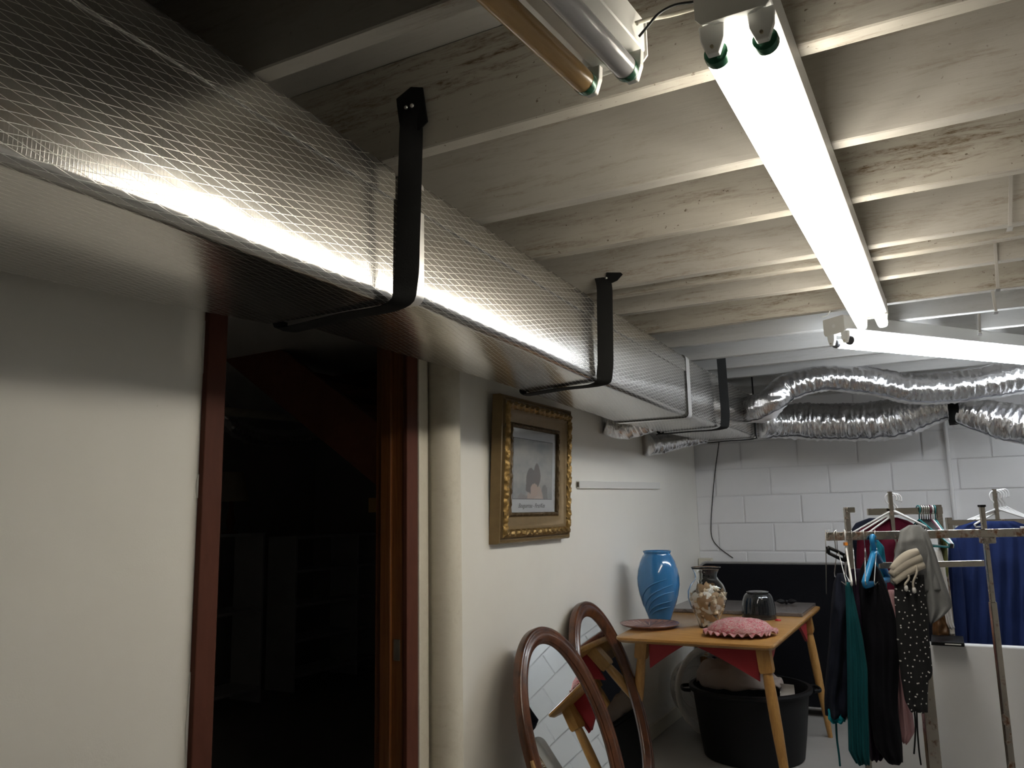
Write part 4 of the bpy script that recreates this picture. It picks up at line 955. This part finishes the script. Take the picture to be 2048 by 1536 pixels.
# cream ribbed band, three soft rolls
for (o0, o1, r0) in (((1784, 1140), (1836, 1103), .017), ((1782, 1150), (1842, 1115), .018), ((1788, 1164), (1848, 1130), .016)):
    a = atd(D1-.115, *o0); b = atd(D1-.125, *o1); path = [a.lerp(b, k/10)+UP*(.010*math.sin(math.pi*k/10)) for k in range(11)]
    MB().tube(path, [r0*(.75+.3*math.sin(math.pi*k/10)) for k in range(11)], 12).build('cream_waistband', F_cream, ss, smooth=True)
for u, v0, v1 in ((1816, 1150, 1176), (1832, 1130, 1180)):
    path = [atd(D1-.14, u+3*math.sin(k*.8)-4*(k/8), lerp(v0, v1, k/8)) for k in range(9)]
    ds = MB().tube(path, .0036, 7).build('drawstring', F_cream, ss, smooth=True); e = path[-1]
    MB().lathe([(.0001, -.012), (.006, -.009), (.007, 0), (.005, .008), (.0001, .010)], e, 10).build('drawstring_knot', F_white, ds, smooth=True)
garment('navy_dress', 'long navy blue dress hanging at the right edge', 'dress', [(1042, 1945, 2030), (1052, 1915, 2060), (1066, 1900, 2075), (1120, 1898, 2078), (1200, 1899, 2080), (1300, 1900, 2082), (1400, 1900, 2085)], D3, .05, F_blue, 7, .45, G, 9, NC=40)
garment('navy_sleeve', 'navy blue jacket sleeve hanging left of the navy dress', 'jacket', [(1075, 1897, 1912), (1120, 1896, 1922), (1200, 1898, 1930), (1300, 1900, 1936), (1380, 1902, 1936)], D3-.09, .035, F_blue, 2, .3, G, 10)
garment('maroon_jacket', 'maroon and navy jacket hanging on the middle rack', 'jacket', [(1035, 1772, 1795), (1043, 1745, 1822), (1056, 1722, 1834), (1075, 1714, 1838), (1150, 1712, 1838), (1260, 1715, 1836)], D2+.02, .05, F_mar, 3, .3, G, 11)
garment('dark_coat', 'black coat on the middle rack behind the maroon jacket', 'coat', [(1036, 1738, 1770), (1046, 1712, 1800), (1062, 1702, 1820), (1100, 1700, 1825), (1250, 1700, 1825)], D2+.10, .05, F_navy, 3, .3, G, 12)
garment('olive_shirt', 'olive green shirt sleeve showing beside the navy dress', 'shirt', [(1072, 1888, 1893), (1100, 1886, 1895), (1140, 1884, 1897), (1152, 1884, 1896)], D2-.05, .05, F_olive, 1, .1, G, 13)
garment('white_shirt', 'white shirt showing behind the grey sweatshirt', 'shirt', [(1100, 1870, 1882), (1130, 1872, 1890), (1200, 1884, 1900), (1245, 1892, 1906), (1256, 1898, 1910)], D2-.10, .04, F_white, 2, .2, G, 14)
garment('brown_bag', 'brown leather bag hanging below the grey sweatshirt', 'bag', [(1205, 1872, 1884), (1225, 1866, 1890), (1255, 1864, 1900), (1276, 1866, 1906), (1280, 1870, 1904)], D2+.05, .05, F_brown, 2, .2, None, 15)
garment('tank_shirt', 'bright blue top hanging behind the black tops', 'top', [(1080, 1742, 1756), (1095, 1739, 1768), (1125, 1741, 1772), (1170, 1758, 1774), (1190, 1764, 1774)], D1+.12, .02, F_sky, 2, .2, G, 16)
garment('teal_purse', 'small bright teal purse with long straps hanging under the navy jacket', 'purse', [(1412, 1660, 1682), (1420, 1656, 1690), (1436, 1656, 1692), (1444, 1662, 1690)], D1-.06, .03, mat_fabric('cloth_cyan', (.01, .22, .28)), 2, .1, None, 17)
tag(MB().tube(spline([atd(D1-.06, u, v) for u, v in ((1672, 1444), (1674, 1480), (1678, 1510), (1680, 1532))], 6), .0035, 6, flat=1.6).build('purse_strap', F_teal, smooth=True), 'thin teal strap dangling below the teal purse', 'strap')
for k, pts in enumerate((((1828, 1412), (1831, 1450), (1830, 1480), (1828, 1508)), ((1833, 1414), (1835, 1460), (1838, 1500), (1842, 1530)))):
    tag(MB().tube(spline([atd(D1-.09, u, v) for u, v in pts], 6), .0028, 6).build('drawcord', M_black, smooth=True), ('shorter', 'longer')[k]+' black drawcord dangling from the dotted trousers', 'cord')
# folded dark item lying on the white table edge
p = at(1, 4.04, 1895, 1281); bx_ = thing('black_binder', V(p.x, 4.04, .757), 'thin black binder resting on the edge of the white table', 'binder')
MB().obox(V(p.x, 4.045, .766), V(.062, 0, 0), V(0, .10, 0), V(0, 0, .0085)).build('binder_cover', M_black, bx_, bevel=.003)
MB().obox(V(p.x+.02, 3.944, .766), V(.03, 0, 0), V(0, .0015, 0), V(0, 0, .002)).build('binder_label', M_fix, bx_)

# ------------------------------------------------------------------ store room contents
M_stair = mat_wood('stair_brown', (.30, .10, .05), (.22, .07, .035), (3, 3, 3), .5)
sr = thing('staircase', (-.95, 3.3, 0), 'brown wooden staircase seen from below through the doorway', 'stairs')
A0 = V(-2.10, 3.34, 2.34); A1 = V(-.60, 3.20, 1.37); dS = (A1-A0).normalized(); nS = V(dS.z, 0, -dS.x).normalized(); nS = nS if nS.z > 0 else -nS
for dy in (0, .80):
    a = A0+V(0, dy, 0); b = A1+V(0, dy, 0)
    MB().obox((a+b)/2+nS*.13, (b-a)/2, V(0, .019, 0), nS*.13).build('stringer', M_stair, sr, bevel=.003)
for k in range(8):
    c_ = A0+dS*(.16+.29*k)+nS*.10+V(0, .41, 0)
    if c_.x > -.35: break
    MB().obox(c_, V(.125, 0, 0), V(0, .388, 0), V(0, 0, .018)).build('tread', M_stair, sr, bevel=.003)
MB().box((A1.x-.10, A1.y-.06, 0), (A1.x-.01, A1.y+.03, A1.z+.02)).build('newel_post', M_stair, sr, bevel=.004)
p = A1+V(-.20, -.02, .08)
MB().obox(p+V(.06, -.02, -.05), V(.05, 0, 0), V(0, .03, 0), V(0, 0, .035)).build('yellow_bracket', plain('yellow_pine', (.50, .30, .08), .6), sr, bevel=.003)
M_shelfw = plain('shelf_white', (.75, .75, .75), .6)
def shelf(label, x, y0, y1, z1, n, ym=None, grp='white shelves in the store room'):
    th = thing('shelf_unit', (x, (y0+y1)/2, 0), label, 'shelf', grp)
    for y in [y0, y1]+([ym] if ym else []): MB().box((x-.15, y-.01, 0), (x+.15, y+.01, z1)).build('upright', M_shelfw, th, bevel=.002)
    for k in range(n): 
        z = .10+(z1-.12)*k/(n-1); MB().box((x-.149, y0+.0102, z), (x+.149, (ym or y1)-.0102, z+.02)).build('shelf_board', M_shelfw, th)
        if ym: MB().box((x-.149, ym+.0102, z), (x+.149, y1-.0102, z+.02)).build('shelf_board', M_shelfw, th)
shelf('wide white shelf unit in the dark store room', -3.1, 4.98, 6.05, 1.20, 5, 5.75); shelf('narrow white shelf unit in the dark store room by the left casing', -3.1, 4.15, 4.62, 1.24, 3)
lp = thing('table_lamp', (-3.1, 4.42, 1.24), 'table lamp with pale shade on the narrow shelf in the dark store room', 'lamp')
MB().lathe([(.0001, 0), (.06, 0), (.062, .012), (.02, .03), (.035, .09), (.02, .16), (.012, .25), (.0001, .25)], (-3.1, 4.42, 1.24), 20).build('lamp_base', M_stair, lp, smooth=True)
MB().lathe([(.13, .24), (.085, .46), (.083, .46), (.128, .24), (.13, .24)], (-3.1, 4.42, 1.24), 28).build('lamp_shade', plain('lampshade', (.50, .44, .34), .8), lp, smooth=True, auto=40)
flex('flex_hose', 'foil hose glinting in the dark store room', [V(-2.5, 3.55, 2.27), at(0, -2.5, 455, 840), at(0, -2.5, 480, 862), at(0, -2.5, 520, 876), at(0, -2.5, 590, 876), at(0, -2.5, 660, 866), at(0, -2.5, 740, 850), V(-2.5, 5.6, 2.27)], [.06, .065, .065, .06], 23.4, n=30)
tag(MB().tube([V(-2.2, .21, 1.90), V(-2.2, 6.12, 2.09)], .028, 14).build('store_pipe', M_trimcream, smooth=True), 'pale pipe under the store room ceiling', 'pipe')
